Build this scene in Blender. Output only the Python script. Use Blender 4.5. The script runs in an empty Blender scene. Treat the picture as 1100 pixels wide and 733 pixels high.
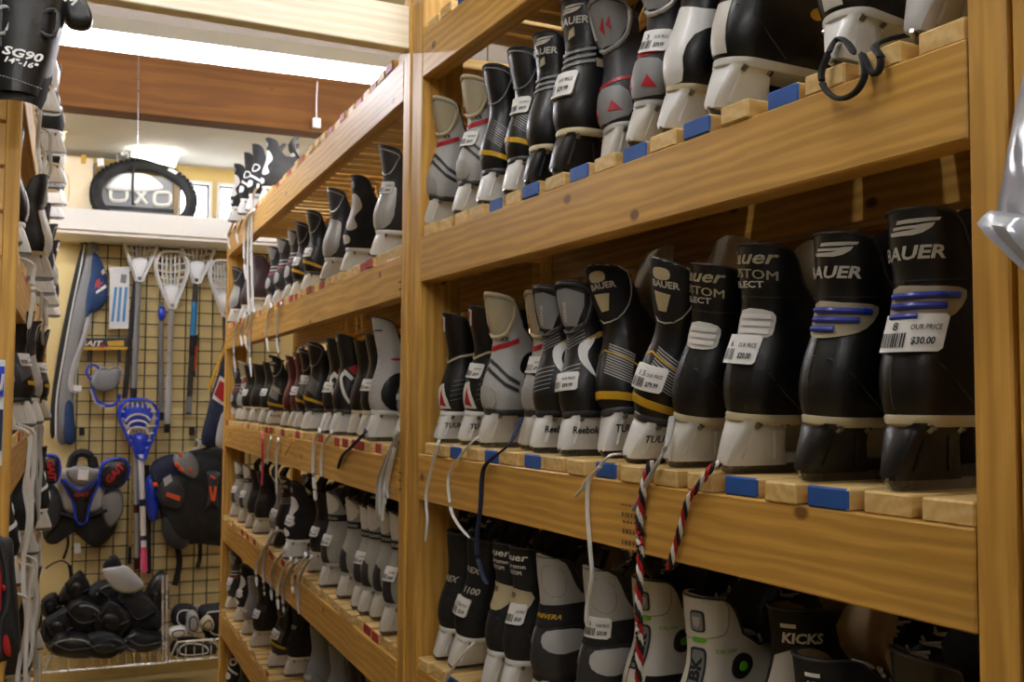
import bpy, bmesh, math, random
from mathutils import Vector, Matrix, Euler
random.seed(7)
S = bpy.context.scene
COL = S.collection
PI = math.pi

# ---------------------------------------------------------------- camera
FPX = 1115.0                                   # focal length in pixels of the 1100x733 frame
CAMP = Vector((0, 0, 1.35))
CR = Matrix(((0.89320843, -0.03039314, -0.44861448),
             (-0.44960126, -0.04680013, -0.8920025),
             (0.00611554, 0.99844179, -0.05546707)))
cd = bpy.data.cameras.new('camera')
cam = bpy.data.objects.new('camera', cd)
COL.objects.link(cam)
cam.matrix_world = Matrix.Translation(CAMP) @ CR.to_4x4()
cd.sensor_width = 36.0
cd.lens = 36.0 * FPX / 1100.0
cd.clip_start = 0.02
cd.dof.use_dof = True
cd.dof.focus_distance = 1.2
cd.dof.aperture_fstop = 15.0
S.camera = cam

# ---------------------------------------------------------------- world, exposure
w = bpy.data.worlds.new('world'); S.world = w
w.use_nodes = True
w.node_tree.nodes['Background'].inputs[0].default_value = (0.95, 0.97, 1.0, 1)
w.node_tree.nodes['Background'].inputs[1].default_value = 0.6
S.view_settings.view_transform = 'Standard'
S.view_settings.look = 'None'
S.view_settings.exposure = 0.0
S.view_settings.gamma = 1.0
S.view_settings.use_curve_mapping = False
TUBE_POWER = 72.0                               # emission of the fluorescent tubes

# ---------------------------------------------------------------- geometry of the place
TH = math.radians(3.7)                          # the room runs 3.7 degrees off the near shelving bay
RX = Vector((math.cos(TH), -math.sin(TH), 0)); RY = Vector((math.sin(TH), math.cos(TH), 0))
def room(x, d, z): return RX * x + RY * d + Vector((0, 0, z))
def ray(px, py): return CR @ Vector(((px - 550.0) / FPX, -(py - 366.5) / FPX, -1.0))
def hit(px, py, p0, n):
    r = ray(px, py); return CAMP + r * ((p0 - CAMP).dot(n) / r.dot(n))
def bk(px, py, d):                              # point at room distance d seen at a photo position: (x, z) in the room frame
    p = hit(px, py, RY * d, RY); return (p.dot(RX), p.z)
def nearX(px, py, x): return hit(px, py, Vector((x, 0, 0)), Vector((1, 0, 0)))
FAR0 = Vector((0.75, 2.0, 0))
def farU(px, py, off=0.0):
    p = hit(px, py, FAR0 + RX * off, RX); return (p - FAR0).dot(RY), p.z

# ---------------------------------------------------------------- materials
def lin(c):
    if isinstance(c, str):
        c = [int(c[i:i + 2], 16) / 255 for i in (0, 2, 4)]
    return [(x / 12.92 if x <= 0.04045 else ((x + 0.055) / 1.055) ** 2.4) for x in c] + [1.0]
MATS = {}
def mat(name, col, rough=0.5, metal=0.0, var=0.08, scale=40.0, bump=0.0, coat=0.0, emit=0.0, alpha=1.0, trans=0.0, sheen=0.0):
    if name in MATS: return MATS[name]
    m = bpy.data.materials.new(name); m.use_nodes = True
    nt = m.node_tree; N = nt.nodes; L = nt.links
    b = N['Principled BSDF']
    c = lin(col)
    tc = N.new('ShaderNodeTexCoord'); no = N.new('ShaderNodeTexNoise')
    no.inputs['Scale'].default_value = scale; no.inputs['Detail'].default_value = 4
    L.new(tc.outputs['Object'], no.inputs['Vector'])
    mx = N.new('ShaderNodeMix'); mx.data_type = 'RGBA'
    mx.inputs[6].default_value = [x * (1 - var) for x in c[:3]] + [1]
    mx.inputs[7].default_value = [min(1, x * (1 + var)) for x in c[:3]] + [1]
    L.new(no.outputs['Fac'], mx.inputs[0]); L.new(mx.outputs[2], b.inputs['Base Color'])
    n2 = N.new('ShaderNodeTexNoise'); n2.inputs['Scale'].default_value = 22.0; n2.inputs['Detail'].default_value = 6; L.new(tc.outputs['Object'], n2.inputs['Vector'])
    mr = N.new('ShaderNodeMapRange'); L.new(n2.outputs['Fac'], mr.inputs[0]); mr.inputs[1].default_value = .3; mr.inputs[2].default_value = .7
    mr.inputs[3].default_value = max(.05, rough - .14); mr.inputs[4].default_value = min(1, rough + .14); L.new(mr.outputs[0], b.inputs['Roughness'])
    b.inputs['Metallic'].default_value = metal
    b.inputs['Coat Weight'].default_value = coat; b.inputs['Coat Roughness'].default_value = 0.15
    b.inputs['Sheen Weight'].default_value = sheen
    b.inputs['Transmission Weight'].default_value = trans
    b.inputs['Alpha'].default_value = alpha
    if emit:
        b.inputs['Emission Color'].default_value = c; b.inputs['Emission Strength'].default_value = emit
    if bump:
        bp = N.new('ShaderNodeBump'); bp.inputs['Strength'].default_value = bump; bp.inputs['Distance'].default_value = 0.002
        L.new(no.outputs['Fac'], bp.inputs['Height']); L.new(bp.outputs[0], b.inputs['Normal'])
    MATS[name] = m
    return m
def wood(name, c0, c1, knots=True, rough=0.55, ring=9.0):
    m = bpy.data.materials.new(name); m.use_nodes = True
    nt = m.node_tree; N = nt.nodes; L = nt.links; b = N['Principled BSDF']
    tc = N.new('ShaderNodeTexCoord'); oi = N.new('ShaderNodeObjectInfo')
    cx = N.new('ShaderNodeCombineXYZ')
    def mth(op, a, k):
        n = N.new('ShaderNodeMath'); n.operation = op; L.new(a, n.inputs[0]); n.inputs[1].default_value = k; return n.outputs[0]
    r = oi.outputs['Random']
    L.new(mth('MULTIPLY', r, 37.0), cx.inputs[0])
    L.new(mth('ADD', mth('MULTIPLY', mth('FRACT', mth('MULTIPLY', r, 7.31), 1), 0.1), -0.05), cx.inputs[1])
    L.new(mth('ADD', mth('MULTIPLY', mth('FRACT', mth('MULTIPLY', r, 13.7), 1), 0.05), 0.05), cx.inputs[2])
    ad = N.new('ShaderNodeVectorMath'); ad.operation = 'ADD'
    L.new(tc.outputs['Object'], ad.inputs[0]); L.new(cx.outputs[0], ad.inputs[1])
    mp = N.new('ShaderNodeMapping'); mp.inputs['Scale'].default_value = (0.12, 1, 1)
    L.new(ad.outputs[0], mp.inputs['Vector'])
    wv = N.new('ShaderNodeTexWave'); wv.wave_type = 'RINGS'; wv.rings_direction = 'X'
    wv.inputs['Scale'].default_value = ring * 2.2; wv.inputs['Distortion'].default_value = 7.0
    wv.inputs['Detail'].default_value = 3; wv.inputs['Detail Scale'].default_value = 1.6
    L.new(mp.outputs[0], wv.inputs['Vector'])
    mp2 = N.new('ShaderNodeMapping'); mp2.inputs['Scale'].default_value = (4, 170, 170); L.new(ad.outputs[0], mp2.inputs['Vector'])
    fb = N.new('ShaderNodeTexNoise'); fb.inputs['Scale'].default_value = 1.0; fb.inputs['Detail'].default_value = 3; L.new(mp2.outputs[0], fb.inputs['Vector'])
    rp = N.new('ShaderNodeValToRGB'); L.new(wv.outputs['Fac'], rp.inputs[0])
    rp.color_ramp.elements[0].color = lin(c0); rp.color_ramp.elements[1].color = lin(c1)
    rp.color_ramp.elements[0].position = 0.15; rp.color_ramp.elements[1].position = 1.0
    mx = N.new('ShaderNodeMix'); mx.data_type = 'RGBA'; mx.blend_type = 'MULTIPLY'; mx.inputs[0].default_value = 0.35
    L.new(rp.outputs[0], mx.inputs[6]); L.new(fb.outputs['Fac'], mx.inputs[7])
    # low-frequency tone
    ln = N.new('ShaderNodeTexNoise'); ln.inputs['Scale'].default_value = 3.0; L.new(ad.outputs[0], ln.inputs['Vector'])
    hv = N.new('ShaderNodeHueSaturation'); L.new(mx.outputs[2], hv.inputs['Color'])
    vr = N.new('ShaderNodeMapRange'); L.new(ln.outputs['Fac'], vr.inputs[0])
    vr.inputs[1].default_value = 0.2; vr.inputs[2].default_value = 0.8; vr.inputs[3].default_value = 1.05; vr.inputs[4].default_value = 1.5
    L.new(vr.outputs[0], hv.inputs['Value'])
    out = hv.outputs[0]
    if knots:
        vo = N.new('ShaderNodeTexVoronoi'); vo.voronoi_dimensions = '2D'; vo.inputs['Scale'].default_value = 1.0
        sp = N.new('ShaderNodeSeparateXYZ'); L.new(ad.outputs[0], sp.inputs[0]); cv = N.new('ShaderNodeCombineXYZ')
        L.new(mth('MULTIPLY', sp.outputs[0], 3.4), cv.inputs[0]); L.new(mth('MULTIPLY', sp.outputs[2], 5.0), cv.inputs[1])
        L.new(cv.outputs[0], vo.inputs['Vector'])
        kr = N.new('ShaderNodeValToRGB'); L.new(vo.outputs['Distance'], kr.inputs[0])
        e = kr.color_ramp.elements; e[0].position = 0.026; e[0].color = (.85, .85, .85, 1); e[1].position = 0.046; e[1].color = (0, 0, 0, 1)
        km = N.new('ShaderNodeMix'); km.data_type = 'RGBA'; L.new(kr.outputs[0], km.inputs[0])
        L.new(out, km.inputs[6]); km.inputs[7].default_value = lin('5a3212')
        out = km.outputs[2]
    L.new(out, b.inputs['Base Color'])
    b.inputs['Roughness'].default_value = rough
    bp = N.new('ShaderNodeBump'); bp.inputs['Strength'].default_value = 0.12; bp.inputs['Distance'].default_value = 0.001
    L.new(fb.outputs['Fac'], bp.inputs['Height']); L.new(bp.outputs[0], b.inputs['Normal'])
    MATS[name] = m
    return m
PINE = wood('pine', 'b3873a', 'c99b4a', rough=.48)
SLATW = wood('slat pine', 'caa766', 'd6b97e', knots=False)
PLY = wood('plywood', 'a07a44', 'b08c54', knots=False, ring=3)
WHITEWOOD = wood('pale pine', 'f0e6cc', 'f6efdc')
BEAMW = wood('brown beam', '56330f', '603c13', knots=True, ring=5, rough=.95)
M = {}
def dm(k, *a, **kw): M[k] = mat(k, *a, **kw)
dm('black', '0d0d0f', 0.4, bump=0.18, scale=140, coat=0.06)
dm('softblack', '111113', 0.75, bump=0.2, scale=200)
dm('charcoal', '2c2d31', 0.5, bump=0.15, scale=150)
dm('grey', '7d7e80', 0.5)
dm('lightgrey', 'a9a9a8', 0.5)
dm('warmgrey', '98958c', 0.55)
dm('silver', 'a4a4a2', 0.34, metal=0.15)
dm('white', 'e0e1e0', 0.35, coat=0.2, var=0.05)
dm('offwhite', 'cfcdc6', 0.4, var=0.12, scale=25)
dm('cream', 'bcb08e', 0.5, var=0.12)
dm('beige', 'a3997e', 0.55)
dm('felt', 'b5aa94', 0.95, sheen=0.3, bump=0.4, scale=300)
dm('darkfelt', '3a3836', 0.95, sheen=0.2, bump=0.4, scale=300)
dm('red', 'a5141e', 0.4)
dm('orange', 'd8511c', 0.45)
dm('maroon', '4d141b', 0.4, coat=0.2)
dm('brown', '3a2428', 0.45, bump=0.2, scale=150)
dm('yellow', 'c2981c', 0.45)
dm('gold', 'b89a55', 0.35, metal=0.3)
dm('blue', '1d34a0', 0.3, coat=0.4)
dm('navy', '16203f', 0.7)
dm('royal', '1a3ac0', 0.35, coat=0.3)
dm('green', '5fb32a', 0.4)
dm('steel', '8a8a88', 0.3, metal=0.9)
dm('chrome', 'e2e2e2', 0.3, metal=0.7)
dm('rubber', '17181a', 0.8, bump=0.5, scale=120)
dm('tagwhite', 'e4e4e2', 0.5, var=0.02)
dm('ink', '1a1a1c', 0.7)
dm('print', 'b9b7ae', 0.6)
dm('lacewhite', 'd9d9d6', 0.9, bump=0.6, scale=500)
dm('lacegrey', 'a8a8a4', 0.9, bump=0.6, scale=500)
dm('pink', 'e0527e', 0.9)
dm('bluepaint', '1c52a0', 0.6, var=0.15)
dm('redpaint', 'a02a28', 0.6, var=0.2)
dm('wire', '16140f', 0.45)
dm('cardboard', 'e6d6b4', 0.8)
dm('kraft', '8d7654', 0.85)
dm('skyblue', '2f86c0', 0.4)
dm('denim', '1f3c68', 0.8, bump=0.3, scale=300)

# ---------------------------------------------------------------- mesh helpers
class MB:
    def __init__(s): s.v = []; s.f = []; s.m = []; s.mats = []
    def mi(s, m):
        if m not in s.mats: s.mats.append(m)
        return s.mats.index(m)
    def add(s, vs, fs, m):
        o = len(s.v); k = s.mi(m)
        s.v += [tuple(p) for p in vs]
        for f in fs: s.f.append([i + o for i in f]); s.m.append(k)
    def box(s, c, d, m, rot=None):
        x, y, z = [q / 2 for q in d]; c = Vector(c)
        vs = [Vector((a, b, e)) for a in (-x, x) for b in (-y, y) for e in (-z, z)]
        if rot: 
            R = Euler(rot).to_matrix(); vs = [R @ p for p in vs]
        s.add([p + c for p in vs], [(0, 1, 3, 2), (4, 6, 7, 5), (0, 4, 5, 1), (2, 3, 7, 6), (0, 2, 6, 4), (1, 5, 7, 3)], m)
    def rings(s, R, m, cap=True, closed=True):
        n = len(R[0]); vs = [p for r in R for p in r]; fs = []
        for i in range(len(R) - 1):
            for j in range(n if closed else n - 1):
                a, b = i * n + j, i * n + (j + 1) % n
                fs.append((a, b, b + n, a + n))
        if cap: fs.append(tuple(range(n - 1, -1, -1))); fs.append(tuple(range((len(R) - 1) * n, len(R) * n)))
        s.add(vs, fs, m)
    def tube(s, path, r, m, n=8, flat=1.0, cap=True, closed=False):
        P = [Vector(p) for p in path]; R = []
        for i, p in enumerate(P):
            if closed: t = (P[(i + 1) % len(P)] - P[i - 1])
            else: t = (P[min(i + 1, len(P) - 1)] - P[max(i - 1, 0)])
            t = t.normalized() if t.length else Vector((0, 0, 1))
            a = Vector((0, 0, 1)) if abs(t.z) < 0.9 else Vector((0, 1, 0))
            u = t.cross(a).normalized(); q = t.cross(u)
            rr = r[i] if isinstance(r, (list, tuple)) else r
            R.append([p + u * (math.cos(k * 2 * PI / n) * rr) + q * (math.sin(k * 2 * PI / n) * rr * flat) for k in range(n)])
        if closed: R.append(R[0]); cap = False
        s.rings(R, m, cap)
    def build(s, name, smooth=True):
        me = bpy.data.meshes.new(name)
        me.from_pydata(s.v, [], s.f)
        for m in s.mats: me.materials.append(m)
        me.polygons.foreach_set('material_index', s.m)
        me.update()
        bm = bmesh.new(); bm.from_mesh(me)
        bmesh.ops.recalc_face_normals(bm, faces=bm.faces)
        bm.to_mesh(me); bm.free()
        if smooth:
            me.shade_smooth()
            try: me.set_sharp_from_angle(angle=math.radians(42))
            except Exception: pass
        return me
def ob(name, me, parent=None, loc=(0, 0, 0), rot=(0, 0, 0), scale=None):
    o = bpy.data.objects.new(name, me); COL.objects.link(o)
    o.location = loc; o.rotation_euler = rot
    if scale: o.scale = scale
    if parent: o.parent = parent
    return o
def tag(o, label=None, cat=None, group=None, kind=None):
    if label: o['label'] = label
    if cat: o['category'] = cat
    if group: o['group'] = group
    if kind: o['kind'] = kind
    return o
def thing(name, label, cat, loc=(0, 0, 0), rotz=0.0, group=None):
    o = bpy.data.objects.new(name, None); COL.objects.link(o)
    o.empty_display_size = 0.05
    o.location = loc; o.rotation_euler = (0, 0, rotz)
    return tag(o, label, cat, group)
BOXC = {}
def woodbox(L, W, H, m=PINE, paint=None, bev=0.002):
    key = (round(L, 3), round(W, 4), round(H, 4), m.name, paint.name if paint else '')
    if key in BOXC: return BOXC[key]
    bm = bmesh.new(); bmesh.ops.create_cube(bm, size=1.0)
    for v in bm.verts: v.co = Vector((v.co.x * L, v.co.y * W, v.co.z * H))
    bmesh.ops.bevel(bm, geom=list(bm.edges), offset=bev, segments=1, affect='EDGES')
    me = bpy.data.meshes.new('board')
    me.materials.append(m)
    if paint:
        me.materials.append(paint)
        for f in bm.faces:
            if f.normal.x < -0.6: f.material_index = 1
    bm.to_mesh(me); bm.free()
    BOXC[key] = me
    return me
TXT = {}
def text2d(s, bold=0.02, shear=0.0):
    k = (s, bold, shear)
    if k in TXT: return TXT[k]
    sharp = any(ch in s for ch in 'MNWmnw')          # the outline offset folds these letters over
    cu = bpy.data.curves.new('t', 'FONT'); cu.body = s; cu.size = 1.0; cu.offset = 0.0 if sharp else bold; cu.shear = shear; cu.resolution_u = 2
    o = bpy.data.objects.new('t', cu); COL.objects.link(o)
    dg = bpy.context.evaluated_depsgraph_get(); me = o.evaluated_get(dg).to_mesh()
    vs = [(v.co.x, v.co.y) for v in me.vertices]; fs = [tuple(p.vertices) for p in me.polygons]
    o.evaluated_get(dg).to_mesh_clear()
    bpy.data.objects.remove(o); bpy.data.curves.remove(cu)
    if sharp:
        n = len(vs); v0 = list(vs); f0 = list(fs)
        for q in (bold, bold * 2): fs = fs + [tuple(i + len(vs) for i in f) for f in f0]; vs = vs + [(x + q, y) for x, y in v0]
    TXT[k] = (vs, fs)
    return TXT[k]
def flat_text(mb, s, org, ux, uz, size, m, bold=0.02, shear=0.0, width=None):
    vs, fs = text2d(s, bold, shear); org = Vector(org); ux = Vector(ux); uz = Vector(uz)
    k = 1.0
    if width: k = width / (max(a for a, b in vs) * size)
    mb.add([org + ux * (a * size * k) + uz * (b * size) for a, b in vs], fs, m)
def pillow(mb, pts, depth, m, nrm=Vector((0, -1, 0)), plane=lambda a, b: Vector((a, 0, b)), back=0.0):
    """inflated solid over a star-shaped outline of (x, z) points; bulges along nrm"""
    cx = sum(p[0] for p in pts) / len(pts); cz = sum(p[1] for p in pts) / len(pts)
    def ring(k, h): return [plane(cx + (a - cx) * k, cz + (b - cz) * k) + nrm * h for a, b in pts]
    mb.rings([ring(0.97, -back), ring(1, depth * 0.35), ring(0.95, depth * 0.7), ring(0.8, depth * 0.92), ring(0.45, depth), ring(0.05, depth * 1.02)], m)
def smooth_poly(pts, n=4):
    """closed Catmull-Rom through pts"""
    out = []; k = len(pts)
    for i in range(k):
        p0, p1, p2, p3 = pts[i - 1], pts[i], pts[(i + 1) % k], pts[(i + 2) % k]
        for j in range(n):
            t = j / n
            out.append(tuple(0.5 * ((2 * b) + (-a + c) * t + (2 * a - 5 * b + 4 * c - d) * t * t + (-a + 3 * b - 3 * c + d) * t ** 3) for a, b, c, d in zip(p0, p1, p2, p3)))
    return out
def spline(pts, n=6):
    out = []; P = [pts[0]] + list(pts) + [pts[-1]]
    for i in range(1, len(P) - 2):
        for j in range(n):
            t = j / n
            out.append(Vector([0.5 * ((2 * b) + (-a + c) * t + (2 * a - 5 * b + 4 * c - d) * t * t + (-a + 3 * b - 3 * c + d) * t ** 3) for a, b, c, d in zip(P[i - 1], P[i], P[i + 1], P[i + 2])]))
    out.append(Vector(pts[-1]))
    return out

# ================================================================ the room
ROT = (0, 0, -TH)
WALLC = mat('wall cream', 'e6d092', 0.8, var=0.03, scale=6)
WALLT = mat('wall upper', 'd2b672', 0.8, var=0.03, scale=6)
CEILM = mat('ceiling white', 'cfcfca', 0.8, var=0.03, scale=4)
FLOORM = mat('floor plywood', 'b8a26c', 0.6, var=0.12, scale=5)
D0, D1, X0, X1, HC = -2.2, 5.4, -2.4, 3.0, 2.86
def rbox(name, x0, x1, d0, d1, z0, z1, m, parent=None, kind='structure'):
    b = MB(); b.box((0, 0, 0), (x1 - x0, d1 - d0, z1 - z0), m)
    o = ob(name, b.build(name, False), parent, room((x0 + x1) / 2, (d0 + d1) / 2, (z0 + z1) / 2), ROT)
    if kind: o['kind'] = kind
    return o
rbox('floor', X0 - .1, X1 + .1, D0 - .1, D1 + .1, -.1, 0, FLOORM)
rbox('ceiling', X0 - .1, X1 + .1, D0 - .1, 4.5, HC, HC + .1, CEILM)
SOF = 2.51
rbox('ceiling', X0 - .1, X1 + .1, 4.5, D1 + .1, SOF, SOF + .08, CEILM).name = 'ceiling_soffit'
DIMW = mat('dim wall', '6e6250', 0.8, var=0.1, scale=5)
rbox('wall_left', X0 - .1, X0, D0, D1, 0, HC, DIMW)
rbox('wall_right', X1, X1 + .1, D0, D1, 0, HC, mat('wall panelling', '5c4528', 0.7, var=0.1, scale=8))
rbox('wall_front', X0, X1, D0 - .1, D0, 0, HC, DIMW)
# back wall with two window openings above the ledge
wx0, wz0 = bk(189, 240, D1); wx1, wz1 = bk(228, 196, D1)
vx0, _ = bk(232, 240, D1); vx1 = vx0 + (wx1 - wx0)
wz0 = bk(200, 243, D1)[1]
bw = MB()
def seg(x0, x1, z0, z1): bw.box(((x0 + x1) / 2, 0, (z0 + z1) / 2), (x1 - x0, .1, z1 - z0), WALLC if z1 < wz0 + .01 else WALLT)
seg(X0, X1, 0, wz0); seg(X0, X1, wz1, HC); seg(X0, wx0, wz0, wz1); seg(wx1, vx0, wz0, wz1); seg(vx1, X1, wz0, wz1)
o = ob('wall_back', bw.build('wall_back', False), None, room(0, D1 + .05, 0), ROT); o['kind'] = 'structure'
SKYP = mat('daylight pane', 'f4f8ff', 0.2, emit=12.0)
WTRIM = mat('window frame white', 'd8d6ce', 0.5)
for i, (a, b_) in enumerate(((wx0, wx1), (vx0, vx1))):
    f = MB(); h = .014
    for (x0, x1, z0, z1) in ((a, a + h, wz0, wz1), (b_ - h, b_, wz0, wz1), (a, b_, wz0, wz0 + h), (a, b_, wz1 - h, wz1)):
        f.box(((x0 + x1) / 2, 0, (z0 + z1) / 2), (x1 - x0, .12, z1 - z0), WTRIM)
    wo = ob('window_%d' % (i + 1), f.build('window_frame', False), None, room(0, D1 + .045, 0), ROT); wo['kind'] = 'structure'
    g = MB()
    for (x0, x1, z0, z1) in ((a + h, a + h + .008, wz0, wz1), (b_ - h - .008, b_ - h, wz0, wz1), (a, b_, wz1 - h - .008, wz1 - h)):
        g.box(((x0 + x1) / 2, -.01, (z0 + z1) / 2), (x1 - x0, .05, z1 - z0), M['black'])
    ob('window_gasket', g.build('window_gasket', False), wo)
    p = MB(); p.box(((a + b_) / 2, .02, (wz0 + wz1) / 2), (b_ - a, .006, wz1 - wz0), SKYP)
    ob('pane', p.build('pane', False), wo)
# brown beam across the ceiling at the soffit
bz0 = bk(200, 127, 4.4)[1]; 
o = ob('ceiling_beam', woodbox(X1 - X0, .12, HC - bz0, BEAMW), None, room((X0 + X1) / 2, 4.46, (HC + bz0) / 2), ROT); o['kind'] = 'structure'
# pale ledge fascia over the grid wall
lz0 = bk(150, 251, 5.05)[1]; lz1 = bk(150, 229, 5.05)[1]; lx0 = bk(54, 240, 5.05)[0]; lx1 = lx0 + 1.6
LEDGE = mat('ledge white paint', 'efece2', 0.5, var=0.02)
lt = thing('display_ledge', 'white painted display ledge above the black wire grid', 'ledge', room(lx0, 5.4, lz0), -TH)
b = MB(); b.box(((lx1 - lx0) / 2, -.35, (lz1 - lz0) / 2), (lx1 - lx0, .02, lz1 - lz0), LEDGE); ob('fascia', b.build('fascia', False), lt)
b = MB(); b.box(((lx1 - lx0) / 2, -.17, -.008), (lx1 - lx0, .34, .016), LEDGE); ob('shelf_board', b.build('shelf_board', False), lt)

# ================================================================ fluorescent fixtures
TUBEM = mat('lit fluorescent tube', 'f6f6ff', 0.3, emit=TUBE_POWER)
TUBEN = mat('lit dimmed fluorescent tube', 'f6f4f4', 0.3, emit=TUBE_POWER * .74)  # emission lowered for the near fixtures so the near bay stays darker
HOUS = mat('fixture white enamel', 'd8d8d2', 0.4, var=0.02)
def fixture(xc, d, z, label, L=2.4):
    t = thing('ceiling_light', label, 'light', room(xc, d, z), -TH, 'fluorescent ceiling lights')
    b = MB()
    sec = [(-.05, .05), (-.04, .10), (.04, .10), (.05, .05), (.045, .05), (.02, .06), (-.02, .06), (-.045, .05)]
    b.rings([[(x, y, zz) for y, zz in sec] for x in (-L / 2 - .03, L / 2 + .03)], HOUS)
    ob('housing', b.build('housing', False), t)
    b = MB(); b.box((0, 0, .02), (.024, .03, .07), HOUS); hm = b.build('lamp_holder', False)
    for e in (-1, 1): ob('lamp_holder', hm, t, (e * (L / 2 + .012), 0, .02))
    b = MB(); b.tube([(-L / 2, 0, .022), (L / 2, 0, .022)], .021, TUBEM if d > 2 else TUBEN, 12)
    ob('tube', b.build('tube'), t)
    b = MB(); b.tube([(0, 0, .1), (0, 0, (HC if d < 4.5 else SOF) - z)], .003, M['steel'], 6); hm = b.build('hanger')
    for e in (-.8, .8): ob('hanger', hm, t, (e, 0, 0))
    return t
fz = bk(240, 64, 3.6)[1] - .02
fixture(.62, 3.6, fz, 'lit single-tube ceiling light hanging before the brown beam')
fixture(.5, 1.0, 2.66, 'lit single-tube ceiling light overhead beside the near shelves')
fixture(-1.4, 4.95, 2.40, 'lit single-tube ceiling light beyond the left shelving', 2.0)
fixture(2.25, 4.95, 2.40, 'lit single-tube ceiling light beyond the far shelving', 1.9)  # unseen fixture, added to brighten the ledge and back wall from the right
fixture(.2, -1.2, 2.66, 'lit single-tube ceiling light behind the camera')

# ================================================================ shelving
R90 = (0, 0, PI / 2); RUP = (0, -PI / 2, 0)
SH, SW, ST = .089, .038, .022
def shelving(label, org, rotz, length, tops, depth, pitch, paint, every, posts, seedv, tall=2.8, mirror=False, share=False):
    """local frame: x into the shelf, y along it; origin at the foot of its first rail end"""
    random.seed(seedv)
    t = thing('shelving_unit', label, 'shelving', org, rotz, 'pine skate shelving')
    sg = -1 if mirror else 1
    for (y0, y1) in posts:
        for k, vx in enumerate((0.0445, .315, depth - .0445)):
            zt = tall if y0 < 1.5 else tops[0]
            if k and y1 <= 0 and share: continue
            if k == 1: ob('post', woodbox(zt, y1 - y0, .038), t, (sg * vx, (y0 + y1) / 2, zt / 2), RUP)
            else: ob('post', woodbox(zt, y1 - y0, .089), t, (sg * vx, (y0 + y1) / 2, zt / 2), RUP)
    n = int(length / pitch)
    for si, z in enumerate(tops):
        for k, vx in enumerate((.019, .315, depth - .019)):
            hh = SH if k != 1 else .075
            ob('rail', woodbox(length - .003, .038, hh), t, (sg * vx, length / 2, z - hh / 2), R90)
        y = 0.004
        for i in range(n):
            wd = random.choice((.049, .053, .057)); 
            y = .004 + (length - .07) * i / (n - 1)
            if isinstance(every, dict): pt = paint if any(y - .004 <= q < y + (length - .07) / (n - 1) - .004 for q in every.get(si, ())) else None
            else: pt = paint if random.random() < every else None
            me = woodbox(depth - .01, wd, ST, SLATW, pt)
            ob('slat', me, t, (sg * (depth / 2 - .004 + random.uniform(-.004, .006)), y + wd / 2, z + ST / 2), (0, 0, PI if mirror else 0))
    return t
NT = [2.075, 1.666, 1.242, .834, .42]
FT = [2.055, 1.645, 1.228, .82, .42, .05]
LT = [2.0, 1.6, 1.255, .94, .6, .2]
DEP = .62
BLUE = {0: [nearX(488, 5, .75).y - .615], 1: [nearX(q, 150, .75).y - .615 for q in (521, 577, 617, 664, 741, 855)], 2: [nearX(q, 500, .75).y - .615 for q in (484, 531, 565, 652, 803, 873)], 3: [.2, .7, 1.1]}
shelving('near bay of pine skate shelving with blue painted slat ends', (.75, .615, 0), 0, 1.28, NT, DEP, .069, M['bluepaint'], BLUE,
         [(-.038, 0), (-.086, -.044), (1.28, 1.335)], 3)
FO = FAR0
shelving('far bay of pine skate shelving with red painted slat ends', FO, -TH, 2.6, FT, DEP, .072, M['redpaint'], .24, [(-.045, 0), (2.6, 2.645)], 4, share=True)
LX = -.096
ol = room(LX, 1.94, 0)
lsh = shelving('left pine shelving with a grooved panel on its end', ol, -TH, 2.72, LT, DEP, .075, M['redpaint'], .24, [(-.02, 0), (2.72, 2.76)], 5, mirror=True)
# slatwall end panel: boards with recessed grooves
SLATWALL = mat('slatwall board', 'c39a58', 0.5, var=0.06, scale=15)
GROOVE = mat('slatwall groove', '6e4f2a', 0.7)
b = MB(); b.box((-.36, -.004, 1.3), (.70, .012, 2.6), GROOVE); ob('panel_core', b.build('panel_core', False), lsh)
zz0 = 1.35 + (425 - 283) / FPX * 1.80
pb = woodbox(.70, .016, .0705, SLATWALL)
k = -22
while k < 14:
    zc = zz0 + (k + .5) * .0762
    if .02 < zc < 2.55: ob('panel_board', pb, lsh, (-.36, -.018, zc))
    k += 1
ob('edge_trim', woodbox(2.6, .02, .024, PINE), lsh, (-.004, -.018, 1.3), RUP)
# cross beam that ties both units together
z0 = nearX(436, 56, .75).z
o = ob('cross_beam', woodbox(1.9, .038, .089, WHITEWOOD), None, (.76 - .95, 1.985, z0 + .0445)); o['kind'] = 'structure'

# ================================================================ skates
def interp(tab, z, k):
    if z <= tab[0][0]: return tab[0][k]
    for a, b in zip(tab, tab[1:]):
        if z <= b[0]:
            t = (z - a[0]) / (b[0] - a[0]); t = t * t * (3 - 2 * t) if False else t
            return a[k] + (b[k] - a[k]) * t
    return tab[-1][k]
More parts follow.
